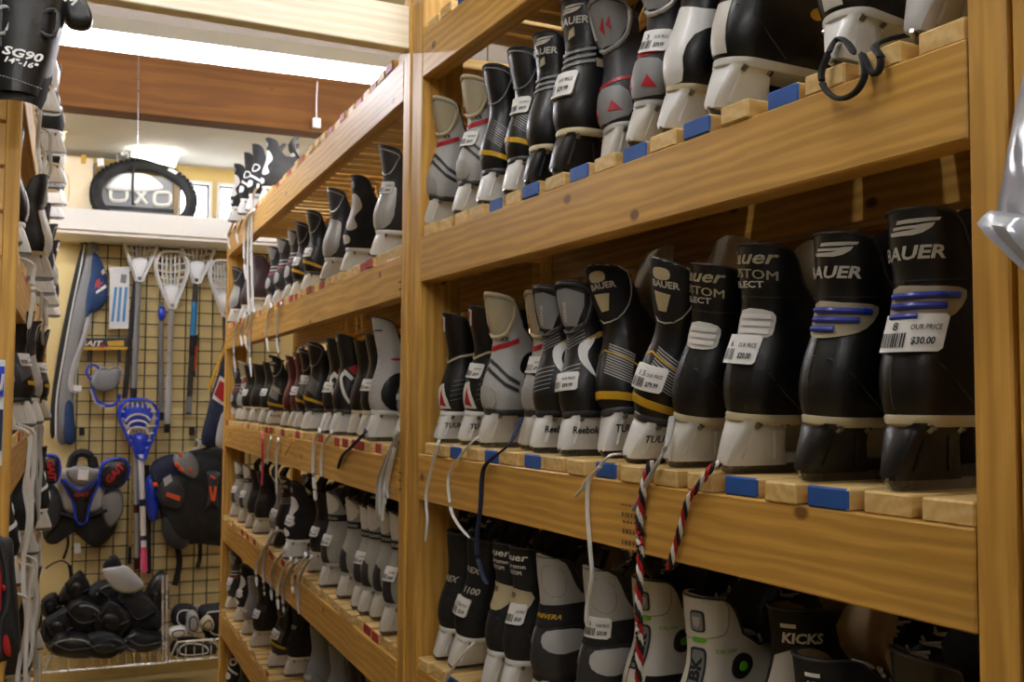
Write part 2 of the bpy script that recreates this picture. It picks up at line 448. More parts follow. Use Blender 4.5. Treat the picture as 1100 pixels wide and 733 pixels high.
#        z     heel x  front x  half width
SHAPE = [(.060, .010, .262, .030), (.070, .004, .270, .034), (.085, .000, .274, .037), (.105, .000, .272, .038), (.122, .004, .262, .038),
         (.138, .009, .238, .036), (.152, .014, .200, .034), (.168, .018, .165, .032), (.185, .019, .140, .032), (.205, .017, .126, .034),
         (.225, .014, .120, .035), (.250, .012, .116, .036), (.290, .010, .112, .036)]
NH = 15
class Shape:
    def __init__(s, spec):
        s.lean = spec.get('lean', 0.0); s.wk = spec.get('wk', .93)
    def half(s, z):
        """half outline from the heel centre round the y<0 side to the toe, as (x, y) points"""
        xb = interp(SHAPE, z, 1) - s.lean * max(0, z - .19); xf = interp(SHAPE, z, 2); w_ = interp(SHAPE, z, 3) * s.wk
        if z > .19: xf -= s.lean * (z - .19)
        L = xf - xb; ra = min(w_ * 1.05, L * .5); rf = min(w_ * 1.5, L * .5)
        pts = []
        for i in range(11):
            a = PI / 2 * i / 10; pts.append((xb + ra - ra * math.cos(a), -w_ * math.sin(a)))
        xs, xe = xb + ra, xf - rf
        for i in range(1, 4): pts.append((xs + (xe - xs) * i / 4, -w_))
        for i in range(5):
            a = PI / 2 * i / 4; pts.append((xe + rf * math.sin(a), -w_ * math.cos(a)))
        return pts
    def at(s, sv, z, off=0.0):
        """surface point at arc length sv from the heel centre line (positive on the y<0 side)"""
        P = s.half(z); a = abs(sv); acc = 0.0
        for p, q in zip(P, P[1:]):
            d = math.hypot(q[0] - p[0], q[1] - p[1])
            if acc + d >= a or q is P[-1]:
                t = min(1.0, (a - acc) / d) if d else 0
                x = p[0] + (q[0] - p[0]) * t; y = p[1] + (q[1] - p[1]) * t
                # smooth normal on the rear round
                n = Vector((q[1] - p[1], -(q[0] - p[0]))).normalized()
                xb = P[0][0]; ra = P[10][0] - xb
                if x < xb + ra:
                    n = Vector((x - (xb + ra), y)).normalized()
                x += n.x * off; y += n.y * off
                return Vector((x, y if sv >= 0 else -y, z))
            acc += d
def arc_table(sh, z):
    P = sh.half(z); acc = [0.0]
    for p, q in zip(P, P[1:]): acc.append(acc[-1] + math.hypot(q[0] - p[0], q[1] - p[1]))
    return acc
SIDE = 1
def decal(mb, sh, poly, m, off=.0012, rim=True, sym=True):
    has2 = sym and min(p[0] for p in poly) > -.002
    for sgn in ((SIDE,) if has2 or SIDE > 0 else ()):
        bm = bmesh.new()
        f = bm.faces.new([bm.verts.new((a, b, 0)) for a, b in poly])
        bmesh.ops.triangulate(bm, faces=[f])
        for _ in range(4):
            es = [e for e in bm.edges if abs(e.verts[0].co.x - e.verts[1].co.x) > .011 or abs(e.verts[0].co.y - e.verts[1].co.y) > .016]
            if not es: break
            bmesh.ops.subdivide_edges(bm, edges=es, cuts=1)
            bmesh.ops.triangulate(bm, faces=[f for f in bm.faces if len(f.verts) > 3])
        bm.verts.index_update()
        vs = [sh.at(v.co.x * sgn, v.co.y, off) for v in bm.verts]
        fs = [[v.index for v in f.verts] for f in bm.faces]
        if rim:
            n = len(vs); vs += [sh.at(v.co.x * sgn, v.co.y, -.001) for v in bm.verts]
            for e in bm.edges:
                if len(e.link_faces) == 1:
                    a, b = e.verts[0].index, e.verts[1].index; fs.append((a, b, b + n, a + n))
        mb.add(vs, fs, m); bm.free()
def dtext(mb, sh, s, s0, z0, size, m, off=.0022, bold=.02, shear=0.0, rot=0.0, width=None):
    vs, fs = text2d(s, bold, shear); k = 1.0
    if width: k = width / (max(a for a, b in vs) * size)
    c, d = math.cos(rot), math.sin(rot)
    P = []
    for a, b in vs:
        a *= size * k; b *= size
        P.append(sh.at(s0 + a * c - b * d, z0 + a * d + b * c, off))
    mb.add(P, fs, m)
def band(pts, h):
    """strip with lower edge pts (s, z) and height h"""
    return list(pts) + [(a, b + h) for a, b in reversed(pts)]
def blob(cx, cz, rx, rz, n=14, pw=2.0):
    o = []
    for i in range(n):
        a = 2 * PI * i / n; c, s_ = math.cos(a), math.sin(a)
        o.append((cx + rx * math.copysign(abs(c) ** (2 / pw), c), cz + rz * math.copysign(abs(s_) ** (2 / pw), s_)))
    return o
def rring(mb, sh, poly, wd, m, off=.0022):
    """raised piping along a closed polygon on the boot"""
    P = smooth_poly(poly, 3)
    mb.tube([sh.at(a, b, off * .4) for a, b in P], wd, m, 6, closed=True)
def top_edge(spec, s_):
    zc, gh, gs, sharp = spec.get('collar', .198), spec.get('gh', .05), spec.get('gs', .045), spec.get('sharp', .2)
    a = abs(s_)
    if a < gs: return zc + gh * (1 - sharp * (a / gs) ** spec.get('pw', 2.4))
    z1 = zc + gh * (1 - sharp); t = min(1, (a - gs) / spec.get('fall', .03)); t = t * t * (3 - 2 * t)
    z = z1 + (zc - .004 - z1) * t
    return z + max(0, a - gs - .05) * .12
HOLD = {}
def holder_mesh(m, style):
    k = (m.name, style)
    if k in HOLD: return HOLD[k]
    b = MB()
    def sec(x0, x1, w_, z, n=16, pw=3.0):
        return [(p, q, z) for p, q in blob((x0 + x1) / 2, 0, (x1 - x0) / 2, w_, n, pw)]
    o = .006 if style else .0
    b.rings([sec(-.006 - o, .080, .012, .010, pw=5), sec(-.007 - o, .079, .0135, .015, pw=5), sec(.001, .072, .0185, .040, pw=5), sec(.006, .071, .022, .054, pw=4.5), sec(.008, .074, .0245, .057, pw=4), sec(.008, .082, .028, .061, pw=4)], m)
    b.rings([sec(.140, .268, .007, .011), sec(.142, .266, .009, .017), sec(.150, .250, .015, .036), sec(.155, .240, .026, .052), sec(.152, .245, .033, .062)], m)
    b.box((.107, 0, .017), (.09, .013, .011), m)
    for s in (-1, 1):
        for x0_, x1_ in ((.020, .012), (.048, .056)): b.tube([(x0_, s * .0195, .050), (x1_, s * .0142, .018)], .0022, m, 5)
    for x in (.022, .06):
        for s in (-1, 1): b.tube([(x, s * .022, .054), (x, s * .0275, .058)], .0035, M['steel'], 6)
    HOLD[k] = b.build('holder')
    return HOLD[k]
def blade_mesh():
    if 'blade' in HOLD: return HOLD['blade']
    prof = [(-.006, .013), (-.007, .008), (-.002, .002), (.012, 0), (.245, 0), (.262, .004), (.272, .013)]
    b = MB(); b.rings([[(x, y, z) for x, z in prof] for y in (-.002, .002)], M['steel'])
    HOLD['blade'] = b.build('blade', False); return HOLD['blade']
MODELS = {}
def skate_model(key, spec):
    sh = Shape(spec); parts = []
    body = M[spec.get('body', 'black')]; lin_ = M[spec.get('lining', 'darkfelt')]
    acc = arc_table(sh, .2); half = len(acc)
    # shell
    b = MB(); NV = 15; outer = []; inner = []
    idx = [(i, 1) for i in range(half)] + [(i, -1) for i in range(half - 2, 0, -1)]
    for v in range(NV + 1):
        ro = []; ri = []
        for i, sg in idx:
            zt = top_edge(spec, acc[i]) if acc[i] < acc[-1] else top_edge(spec, acc[-1])
            z = .060 + (zt - .060) * v / NV
            x, y = sh.half(z)[i]
            ro.append(Vector((x, y * sg, z)))
            c = interp(SHAPE, z, 1) + .036
            d = Vector((x - max(c, min(x, interp(SHAPE, z, 2) - .03)), y * sg, 0)); 
            L_ = d.length; k = max(0, L_ - .006) / L_ if L_ else 0
            ri.append(Vector((x, y * sg, z)) - d * (1 - k))
        outer.append(ro); inner.append(ri)
    n = len(idx)
    b.rings(outer, body, cap=False)
    if spec.get('toe'):
        km = b.mi(M[spec['toe']])
        for q, f in enumerate(b.f):
            cx = sum(b.v[i][0] for i in f) / len(f); cz = sum(b.v[i][2] for i in f) / len(f)
            if cx > .2: b.m[q] = km
    lowi = NV // 2
    b.rings([outer[-1], inner[-1]] , M[spec.get('edge', spec.get('body', 'black'))], cap=False)
    b.rings([inner[q] for q in range(NV, lowi - 1, -1)], lin_, cap=False)
    o = len(b.v); b.add(inner[lowi], [tuple(range(n))], lin_)
    b.add(outer[0], [tuple(range(n))], body)
    parts.append(('boot', b.build('boot'), None))
    b = MB(); b.tube([p + Vector((0, 0, -.001)) for p in outer[-1]], .0017, M[spec.get('piping', 'charcoal')], 6, closed=True)
    parts.append(('collar_piping', b.build('collar_piping'), 'boot'))
    if spec.get('gs', 0) > .06:
        b = MB()
        for sg in (1, -1): b.tube([sh.at(sg * a_, z_, .0003) for a_, z_ in ((.0, .128), (.02, .126), (.045, .112), (.07, .09), (.09, .072))], .0009, M['charcoal'], 5)
        b.tube([sh.at(.0, z_, .0003) for z_ in (.072, .09, .11, .13, .15, .17, .19)], .0008, M['charcoal'], 5)
        parts.append(('stitching', b.build('stitching'), 'boot'))
    # sole strip
    b = MB(); so = M[spec.get('sole', 'cream')]
    P = sh.half(.066); ring = [(x, y) for x, y in P] + [(x, -y) for x, y in P[-2:0:-1]]
    cx = .13
    def sr(k, z): return [((x - cx) * k + cx, y * (1 + (k - 1) * 2.5), z) for x, y in ring]
    b.rings([sr(.99, .0575), sr(1.012, .060), sr(1.016, .066), sr(1.0, .069)], so)
    parts.append(('sole', b.build('sole'), None))
    hm = M[spec.get('holder', 'white')]
    parts.append(('holder', holder_mesh(hm, spec.get('hs', 0)), None))
    parts.append(('blade', blade_mesh(), 'holder'))
    if spec.get('htext'):
        t = MB(); flat_text(t, spec['htext'], (.006, -.0196, .034), (1, 0, 0), (0, -.30, 1), .015, M['ink'], .02)
        parts.append(('lettering', t.build('lettering', False), 'holder'))
    # tongue
    b = MB(); th = spec.get('th', 0.0); path = [(.172, .158, .024), (.140, .190, .030), (.126, .215, .036), (.124, .238 + th * .5, .039), (.134, .258 + th, .036), (.139, .266 + th, .026)]
    R = []
    for (x, z, w_) in path:
        r = []
        for k in range(9): 
            y = -w_ + 2 * w_ * k / 8; r.append((x - 9.0 * y * y * .9, y, z - 2.0 * y * y))
        for k in range(8, -1, -1):
            y = (-w_ + 2 * w_ * k / 8) * .94; r.append((x - .012 - 7.0 * y * y, y, z - 2.0 * y * y + .002))
        R.append(r)
    b.rings(R, M[spec.get('tongue', 'darkfelt')])
    parts.append(('tongue', b.build('tongue'), None))
    # laces across the instep
    b = MB(); lm = M[spec.get('lace', 'lacewhite')]
    for q, z in enumerate((.142, .153, .164, .176, .189)):
        xf = interp(SHAPE, z, 2); yy = .022
        for sg in (-1, 1):
            b.tube([(xf - .022, -yy * sg, z + .004), (xf - .008, 0, z + .007), (xf - .026, yy * sg, z + .011)], .0026, lm, 5)
    parts.append(('laces', b.build('laces'), None))
    # printed and padded details, grouped by name
    global SIDE
    for nm, fn in spec.get('decals', ()):
        fns = getattr(fn, 'fs', [fn]) if nm not in ('lettering', 'logo', 'mesh_panel', 'mesh_upper', 'line_relief') else [fn]
        for f in fns:
            for SIDE in (1, -1):
                if SIDE < 0 and not getattr(f, 'sym', False): continue
                b = MB(); f(b, sh)
                if b.v: parts.append((nm, b.build(nm), 'boot'))
    SIDE = 1
    MODELS[key] = (parts, spec, sh)
def D(poly, m, off=.0012, sym=True):
    f = lambda b, sh: decal(b, sh, poly, M[m], off, True, sym)
    f.sym = sym
    return f
def Tx(s, s0, z0, size, m='print', **k): return lambda b, sh: dtext(b, sh, s, s0, z0, size, M[m], **k)
def P(poly, m, wd=.0016): return lambda b, sh: rring(b, sh, poly, wd, M[m])
def both(*fs):
    def f(b, sh):
        for q in fs: q(b, sh)
    f.fs = fs
    return f
def hatch(s0, s1, z0, z1, n, slope, m, h=.0011):
    def f(b, sh):
        for i in range(n):
            zz = z0 + (z1 - z0) * i / (n - 1)
            decal(b, sh, band([(s0, zz), ((s0 + s1) / 2, zz + slope * .5), (s1, zz + slope)], h), M[m], .0009, False)
    f.sym = s0 > -.002
    return f
TALL = dict(collar=.190, gh=.064, gs=.066, sharp=.26, fall=.018, pw=4.5)
def swoosh(s0, z0, k, m):
    q = lambda a, b: (s0 + a * k, z0 + b * k)
    return both(D([q(.010, .0155), q(.052, .0165), q(.050, .0135), q(.030, .012), q(.008, .012)], m, sym=False),
                D([q(.004, .0095), q(.028, .0095), q(.046, .0115), q(.043, .007), q(.034, .002), q(.024, .0), q(.0, .001), q(-.002, .0045), q(.022, .005), q(.030, .0065), q(.003, .0065)], m, sym=False))
# guard outline used for piping and inset panels
def guard(s1, z0, z1, inset=0.0):
    i = inset; s1 *= 1.28
    return [(-.012 + i, z0 + .004 + i), (-.022 + i, z1 - .012 - i), (-.012 + i, z1 - i), (.016, z1 - i * .8), (s1 - i, z1 - .012 - i * .5), (s1 - .004 - i, z0 + .03 + i), (.022 - i * .6, z0 + i)]
skate_model('custom', dict(TALL, holder='offwhite', sole='cream', tongue='felt', decals=[
    ('lettering', both(Tx('Bauer', -.036, .232, .021, 'beige', shear=.3, width=.075), Tx('CUSTOM', -.036, .219, .0145, 'beige', bold=.012, width=.073, rot=-.07), Tx('SELECT', -.024, .206, .010, 'print', width=.046))),
    ('ankle_pad', D(smooth_poly([(-.004, .153), (.03, .152), (.034, .165), (.030, .180), (-.004, .181)], 3), 'offwhite', .003, False)),
    ('pad_rib', both(*[D(band([(-.002, z), (.015, z), (.029, z)], .005), 'white', .0048, False) for z in (.156, .164, .172)])),
    ('seam', D(band([(-.03, .197), (0, .195), (.03, .195), (.06, .197)], .0015), 'charcoal', .001, False))]))
skate_model('bluestripe', dict(TALL, holder='black', sole='cream', tongue='softblack', decals=[
    ('logo', swoosh(-.010, .229, .92, 'print')),
    ('lettering', Tx('BAUER', -.026, .208, .0165, 'print', bold=.03, shear=.25, width=.064)),
    ('ankle_pad', D(smooth_poly([(-.012, .150), (.018, .148), (.046, .158), (.058, .180), (.02, .183), (-.012, .182)], 3), 'beige', .003, False)),
    ('blue_bar', both(*[(lambda b, sh, z=z, e=e: b.tube([sh.at(-.008 + (e + .008) * k / 8, z, .0045) for k in range(9)], .0032, M['blue'], 8)) for z, e in ((.175, .047), (.1655, .036), (.156, .016))])),
    ('seam', D(band([(-.03, .190), (0, .188), (.03, .188), (.06, .19)], .0015), 'charcoal', .001, False)),
    ('side_eyelet', P(blob(.085, .155, .012, .007), 'yellow', .0012))]))
GP = dict(collar=.19, gh=.082, gs=.056, sharp=.18, fall=.018, lean=.10)
skate_model('supreme', dict(GP, lean=.16, holder='white', sole='charcoal', htext='TUUK', tongue='felt', lining='felt', th=.04, decals=[
    ('guard_panel', D(guard(.042, .193, .268), 'softblack', .002, False)),
    ('guard_piping', P(guard(.043, .193, .270), 'print', .0012)),
    ('guard_inset', both(D(blob(.010, .253, .013, .008, 12, 2.6), 'cream', .003, False), D([(.002, .205), (.014, .205), (.022, .228), (-.002, .230)], 'cream', .003, False))),
    ('lettering', Tx('BAUER', -.006, .236, .012, 'print', bold=.03, width=.04)),
    ('mesh_panel', hatch(.008, .05, .118, .158, 12, -.02, 'lightgrey', .0016)),
    ('yellow_band', D(band([(-.03, .083), (0, .082), (.03, .078), (.06, .072), (.09, .068)], .011), 'yellow', .0014, False)),
    ('yellow_line', D(band([(0, .150), (.03, .138), (.06, .122)], .0022), 'yellow', .0013))]))
skate_model('vapor_silver', dict(GP, body='lightgrey', edge='silver', sole='charcoal', holder='offwhite', tongue='softblack', lining='black', decals=[
    ('guard_panel', D(guard(.038, .198, .262), 'beige', .0015, False)),
    ('guard_piping', P(guard(.040, .196, .268), 'cream', .004)),
    ('red_flash', both(D([(-.02, .20), (-.006, .196), (-.012, .235)], 'red', .002, False), D(band([(0, .168), (.03, .176), (.05, .184)], .009), 'red', .0014))),
    ('dark_stripe', both(D(band([(0, .150), (.02, .140), (.045, .122), (.07, .110)], .006), 'charcoal', .0016), D(band([(0, .136), (.02, .125), (.045, .108), (.07, .098)], .006), 'charcoal', .0016))),
    ('side_panel', D(blob(.082, .150, .022, .020, 14, 2.4), 'black', .0013)),
    ('lettering', Tx('XR', .016, .186, .012, 'ink', shear=.3)),
    ('heel_cap', D(blob(0, .088, .030, .020, 14, 2.5), 'silver', .002, False))]))
skate_model('vapor_dark', dict(GP, body='black', sole='white', holder='white', htext='TUUK', tongue='softblack', decals=[
    ('guard_tip', D([(-.018, .235), (-.004, .232), (.004, .262), (-.012, .264)], 'white', .002, False)),
    ('guard_line', both(D([(-.012, .244), (-.007, .243), (-.001, .258), (-.007, .260)], 'red', .003, False), hatch(.006, .028, .21, .245, 4, .03, 'maroon', .0015))),
    ('collar_stripe', D(band([(0, .166), (.03, .180), (.06, .186), (.09, .188)], .0045), 'cream', .0014)),
    ('heel_flash', D([(.002, .072), (.03, .074), (.026, .09), (.008, .125), (-.004, .118)], 'offwhite', .0018, False)),
    ('heel_line', D([(.006, .080), (.022, .078), (.009, .112)], 'red', .0026, False)),
    ('mesh_panel', hatch(.03, .07, .09, .13, 5, .01, 'grey', .001))]))
skate_model('reebok', dict(GP, body='black', sole='softblack', holder='white', htext='Reebok', tongue='charcoal', decals=[
    ('guard_panel', D(guard(.036, .195, .262, .004), 'grey', .002, False)),
    ('guard_piping', P(guard(.040, .193, .266), 'charcoal', .0035)),
    ('guard_lettering', Tx('REEBOK', .004, .206, .009, 'print', rot=1.35)),
    ('wavy_line', both(hatch(-.02, .03, .095, .13, 6, .010, 'silver', .0012), hatch(0, .03, .165, .19, 6, .012, 'grey', .0018))),
    ('white_flash', D(smooth_poly([(.022, .172), (.046, .182), (.036, .160), (.040, .145), (.060, .118), (.034, .138), (.022, .155)], 2), 'white', .0018)),
    ('gold_patch', D([(.026, .176), (.052, .190), (.075, .192), (.05, .180)], 'gold', .0018)),
    ('green_dot', D(blob(.075, .162, .006, .007, 10), 'green', .002))]))
skate_model('greyvapor', dict(GP, gh=.09, body='charcoal', edge='silver', sole='lightgrey', holder='offwhite', tongue='softblack', lining='black', decals=[
    ('guard_panel', D(guard(.040, .196, .268), 'grey', .0015, False)),
    ('guard_piping', P(guard(.042, .194, .272), 'silver', .004)),
    ('guard_flash', both(D([(.002, .225), (.008, .215), (.012, .24)], 'red', .003, False), D([(.014, .228), (.02, .218), (.022, .24)], 'red', .003, False))),
    ('red_stripe', D(band([(0, .128), (.03, .134), (.07, .140)], .006), 'red', .0014)),
    ('grey_heel', D(smooth_poly([(-.03, .075), (.04, .075), (.05, .10), (.03, .125), (-.03, .122)], 2), 'grey', .0016, False)),
    ('red_panel', D([(.012, .086), (.034, .084), (.02, .102)], 'red', .0026))]))
skate_model('flexlite', dict(TALL, gs=.05, fall=.03, body='black', sole='cream', holder='black', tongue='softblack', lining='gold', decals=[
    ('logo', swoosh(-.002, .232, .7, 'print')),
    ('lettering', Tx('BAUER', -.012, .216, .014, 'print', bold=.03, shear=.2, width=.05)),
    ('arrow_mark', D([(.004, .196), (.016, .200), (.016, .212), (.008, .208)], 'beige', .0014, False)),
    ('silver_bar', both(*[D(band([(-.025, z), (0, z - .002), (.025, z), (.045, z + .004)], .004), 'grey', .0025, False) for z in (.158, .167, .176)])),
    ('side_badge', D([(.046, .168), (.075, .166), (.072, .154), (.050, .156)], 'beige', .002)),
    ('seam', D(band([(-.03, .186), (0, .184), (.03, .186), (.06, .188)], .0018), 'charcoal', .001, False))]))
skate_model('yellowband', dict(GP, gh=.075, body='black', sole='charcoal', holder='white', tongue='softblack', decals=[
    ('guard_piping', P(guard(.040, .194, .256), 'grey', .0014)),
    ('yellow_band', D(band([(-.03, .098), (0, .096), (.03, .090), (.06, .080), (.09, .072)], .009), 'yellow', .0014, False)),
    ('mesh_panel', hatch(.012, .045, .125, .16, 9, -.02, 'grey', .0016))]))
skate_model('rex', dict(TALL, body='softblack', sole='white', holder='white', tongue='softblack', decals=[
    ('lettering', both(Tx('REX', -.006, .158, .016, 'print', bold=.03, shear=.3, width=.034)))]))
skate_model('rex1100', dict(TALL, body='softblack', sole='white', holder='white', tongue='softblack', decals=[
    ('lettering', both(Tx('REX', -.004, .188, .016, 'print', bold=.03, shear=.3, width=.034), Tx('1100', -.002, .150, .016, 'print', bold=.03, shear=.1, width=.036)))]))
skate_model('supreme_custom', dict(TALL, body='softblack', sole='white', holder='white', tongue='softblack', decals=[
    ('lettering', both(Tx('Bauer', -.030, .232, .017, 'tagwhite', bold=.02, shear=.2, width=.064), Tx('Supreme', -.026, .219, .011, 'tagwhite', width=.055), Tx('CUSTOM', -.020, .208, .010, 'tagwhite', width=.04))),
    ('ankle_patch', D(smooth_poly([(-.03, .150), (0, .138), (.022, .142), (.036, .160), (.034, .180), (-.03, .182)], 2), 'cream', .0016, False)),
    ('size_mark', Tx('09', -.008, .168, .014, 'ink'))]))
skate_model('greyguard', dict(TALL, gs=.074, gh=.07, body='charcoal', sole='softblack', holder='white', tongue='black', lining='black', decals=[
    ('grey_upper', D(smooth_poly([(-.03, .182), (.03, .18), (.11, .184), (.10, .196), (.075, .2), (.062, .222), (.05, .25), (.02, .262), (-.02, .262), (-.03, .23)], 2), 'lightgrey', .0014, False)),
    ('upper_seam', P([(.008, .205), (.03, .195), (.045, .205), (.046, .235), (.02, .246), (.006, .236)], 'grey', .0008)),
    ('black_band', D(band([(-.03, .148), (0, .146), (.05, .150), (.11, .152)], .034), 'softblack', .003, False)),
    ('lettering', Tx('UNIVERA', -.012, .160, .011, 'yellow', bold=.03, shear=.2, width=.05, off=.0042)),
    ('grey_panel', D(smooth_poly([(.02, .14), (.08, .142), (.11, .12), (.06, .105), (.022, .115)], 3), 'lightgrey', .0016))]))
skate_model('talon', dict(TALL, collar=.196, gs=.072, gh=.062, body='offwhite', edge='cream', sole='softblack', holder='black', tongue='softblack', lining='softblack', decals=[
    ('edge_piping', P([(-.02, .205), (.03, .206), (.052, .215), (.056, .245), (.04, .256), (-.02, .256)], 'beige', .0008)),
    ('badge', D(blob(.014, .226, .010, .014, 12, 5), 'charcoal', .002, False)),
    ('badge_shield', both(D(blob(.014, .226, .0075, .0115, 12, 5), 'grey', .003, False), D([(.009, .232), (.019, .232), (.018, .223), (.014, .218), (.010, .223)], 'lightgrey', .0038, False))),
    ('green_tab', D(blob(.014, .202, .010, .0035, 10, 4), 'green', .0016, False)),
    ('label_strip', D(blob(.012, .160, .011, .032, 14, 6), 'charcoal', .002, False)),
    ('label_lettering', both(D(blob(.012, .160, .0085, .029, 14, 6), 'grey', .0026, False), Tx('RBK', .017, .136, .018, 'ink', rot=PI / 2, width=.045, bold=.05, off=.0036))),
    ('lettering', Tx('TALON', .032, .186, .008, 'green', bold=.03, shear=.2, width=.032)),
    ('round_dial', D(blob(.075, .168, .016, .016, 16), 'softblack', .0035)),
    ('dial_centre', D(blob(.075, .168, .006, .006, 12), 'green', .0055)),
    ('black_lower', D(band([(.03, .062), (.06, .062), (.1, .062), (.15, .062)], .06), 'softblack', .0014))]))
skate_model('kicks', dict(TALL, gh=.035, gs=.085, collar=.185, body='softblack', sole='softblack', holder='black', tongue='kraft', lining='kraft', decals=[
    ('lettering', both(Tx('KICKS', .006, .186, .014, 'tagwhite', bold=.04, shear=.2, width=.042), D(band([(.006, .2005), (.022, .2005)], .004), 'tagwhite', .0014, False))),
    ('cream_panel', D(smooth_poly([(-.004, .085), (.045, .085), (.048, .165), (.036, .175), (-.002, .172)], 2), 'offwhite', .003, False))]))
skate_model('arrow', dict(GP, gh=.075, body='black', sole='charcoal', holder='white', tongue='softblack', decals=[
    ('white_arrow', both(D([(.012, .160), (.022, .172), (.052, .150), (.048, .143), (.026, .158), (.020, .15), (.060, .085), (.052, .083), (.012, .150)], 'white', .0016))),
    ('red_patch', D([(.030, .176), (.055, .186), (.062, .160), (.05, .158)], 'red', .0016)),
    ('guard_tip', D(blob(0, .248, .010, .004, 8), 'print', .002, False))]))
skate_model('lightgrey', dict(GP, gh=.080, body='lightgrey', edge='lightgrey', sole='offwhite', holder='white', tongue='black', decals=[
    ('line_relief', hatch(.004, .018, .09, .165, 7, .004, 'grey', .0012)),
    ('oval_panel', D(blob(.066, .108, .030, .042, 16, 2.2), 'black', .0016)),
    ('red_logo', D(blob(.05, .178, .014, .003, 10), 'red', .0016)),
    ('guard_slot', D(band([(.006, .238), (.028, .238)], .003), 'ink', .0014))]))
skate_model('bandgrey', dict(TALL, gs=.05, gh=.065, sharp=.5, body='warmgrey', edge='lightgrey', sole='lightgrey', holder='offwhite', tongue='softblack', lining='softblack', decals=[
    ('guard_panel', D(smooth_poly([(-.02, .202), (.02, .200), (.042, .225), (.02, .250), (-.02, .252)], 2), 'offwhite', .002, False)),
    ('black_band', D(band([(-.03, .180), (0, .178), (.05, .180), (.09, .182)], .017), 'softblack', .003, False)),
    ('lettering', Tx('KOHO', .004, .184, .010, 'print', bold=.03, width=.03, off=.0042)),
    ('heel_panel', D([(.0, .07), (.03, .07), (.022, .12), (.0, .128)], 'charcoal', .0016))]))
skate_model('plain', dict(GP, gh=.06, body='black', sole='cream', holder='offwhite', tongue='softblack', decals=[
    ('ankle_patch', D(blob(.03, .150, .018, .012, 12, 3), 'charcoal', .002))]))
skate_model('stripes', dict(GP, gh=.065, body='charcoal', edge='lightgrey', sole='charcoal', holder='white', tongue='darkfelt', decals=[
    ('guard_panel', D(guard(.034, .20, .25), 'grey', .0015, False)),
    ('stripe', both(D(band([(-.02, .170), (0, .168), (.05, .172)], .004), 'print', .0014, False), D(band([(-.02, .156), (0, .154), (.05, .158)], .004), 'print', .0014, False), D(band([(-.02, .142), (0, .14), (.05, .144)], .005), 'red', .0014, False))),
    ('heel_panel', D(blob(0, .105, .03, .022, 12, 2.5), 'lightgrey', .0016, False))]))
skate_model('maroon', dict(GP, gh=.068, body='maroon', sole='charcoal', holder='white', tongue='softblack', decals=[
    ('side_panel', D(blob(.055, .135, .025, .042, 14, 2.3), 'black', .0016)),
    ('guard_tip', D(band([(-.01, .235), (.014, .235)], .007), 'print', .0015, False))]))
skate_model('brown', dict(TALL, gh=.045, body='brown', sole='cream', holder='white', tongue='felt', decals=[
    ('seam', hatch(.0, .06, .09, .17, 5, .01, 'charcoal', .0015))]))
skate_model('silvershell', dict(GP, gh=.07, body='charcoal', sole='white', holder='white', tongue='softblack', decals=[
    ('shell', D(smooth_poly([(-.03, .075), (.03, .072), (.055, .10), (.045, .15), (.03, .17), (-.03, .168)], 2), 'silver', .0022, False)),
    ('shell_ridge', P([(.012, .10), (.034, .092), (.046, .12), (.036, .155), (.014, .158)], 'grey', .0012)),
    ('guard_piping', P(guard(.040, .196, .25), 'silver', .0016)),
    ('dark_collar', D(band([(-.03, .178), (0, .176), (.05, .18), (.09, .184)], .014), 'charcoal', .002, False))]))
skate_model('blackwhite', dict(TALL, gs=.05, gh=.065, body='softblack', sole='white', holder='white', tongue='softblack', decals=[
    ('ring_mark', P(blob(.02, .165, .016, .013, 12), 'white', .003)),
    ('white_patch', both(D(blob(.01, .105, .022, .014, 12, 2.5), 'white', .0016), D(band([(.0, .135), (.03, .125), (.06, .11)], .008), 'white', .0016)))]))
skate_model('blackflash', dict(TALL, gs=.055, gh=.06, body='softblack', sole='white', holder='white', tongue='softblack', decals=[
    ('white_flash', D(smooth_poly([(-.004, .195), (.02, .20), (.034, .17), (.022, .145), (.04, .12), (.02, .11), (.0, .13)], 3), 'offwhite', .0018, False)),
    ('round_badge', D(blob(.008, .225, .008, .009, 10), 'grey', .0018, False)),
    ('heel_patch', D(blob(.0, .088, .026, .012, 12, 2.5), 'white', .0016, False))]))
skate_model('whiteheel', dict(TALL, gs=.05, body='black', sole='cream', holder='white', tongue='softblack', lining='black', decals=[
    ('white_heel', D(smooth_poly([(-.03, .07), (.02, .07), (.022, .10), (.03, .13), (.06, .145), (.10, .15), (.10, .165), (.03, .165), (-.03, .165)], 2), 'white', .0018, False)),
    ('mesh_upper', both(hatch(-.005, .04, .18, .245, 9, .004, 'silver', .002)))]))
skate_model('bigblack', dict(TALL, body='black', sole='offwhite', holder='white', tongue='softblack', decals=[
    ('heel_strip', D(band([(-.012, .072), (.012, .072)], .06), 'offwhite', .0014, False)),
    ('seam', P([(.02, .16), (.09, .15), (.12, .17), (.08, .19), (.03, .185)], 'print', .0008)),
    ('yellow_spot', D(blob(.13, .13, .012, .008, 10), 'yellow', .0016))]))
skate_model('sandy', dict(TALL, body='beige', edge='cream', sole='cream', holder='lightgrey', tongue='felt', decals=[
    ('seam', P([(.02, .16), (.09, .15), (.12, .17), (.08, .19), (.03, .185)], 'cream', .0008))]))
skate_model('greyboot', dict(TALL, gh=.05, body='grey', edge='lightgrey', sole='cream', holder='offwhite', tongue='felt', lining='felt', decals=[
    ('heel_stripe', D(band([(-.02, .10), (0, .098), (.03, .10)], .012), 'lightgrey', .0014, False))]))

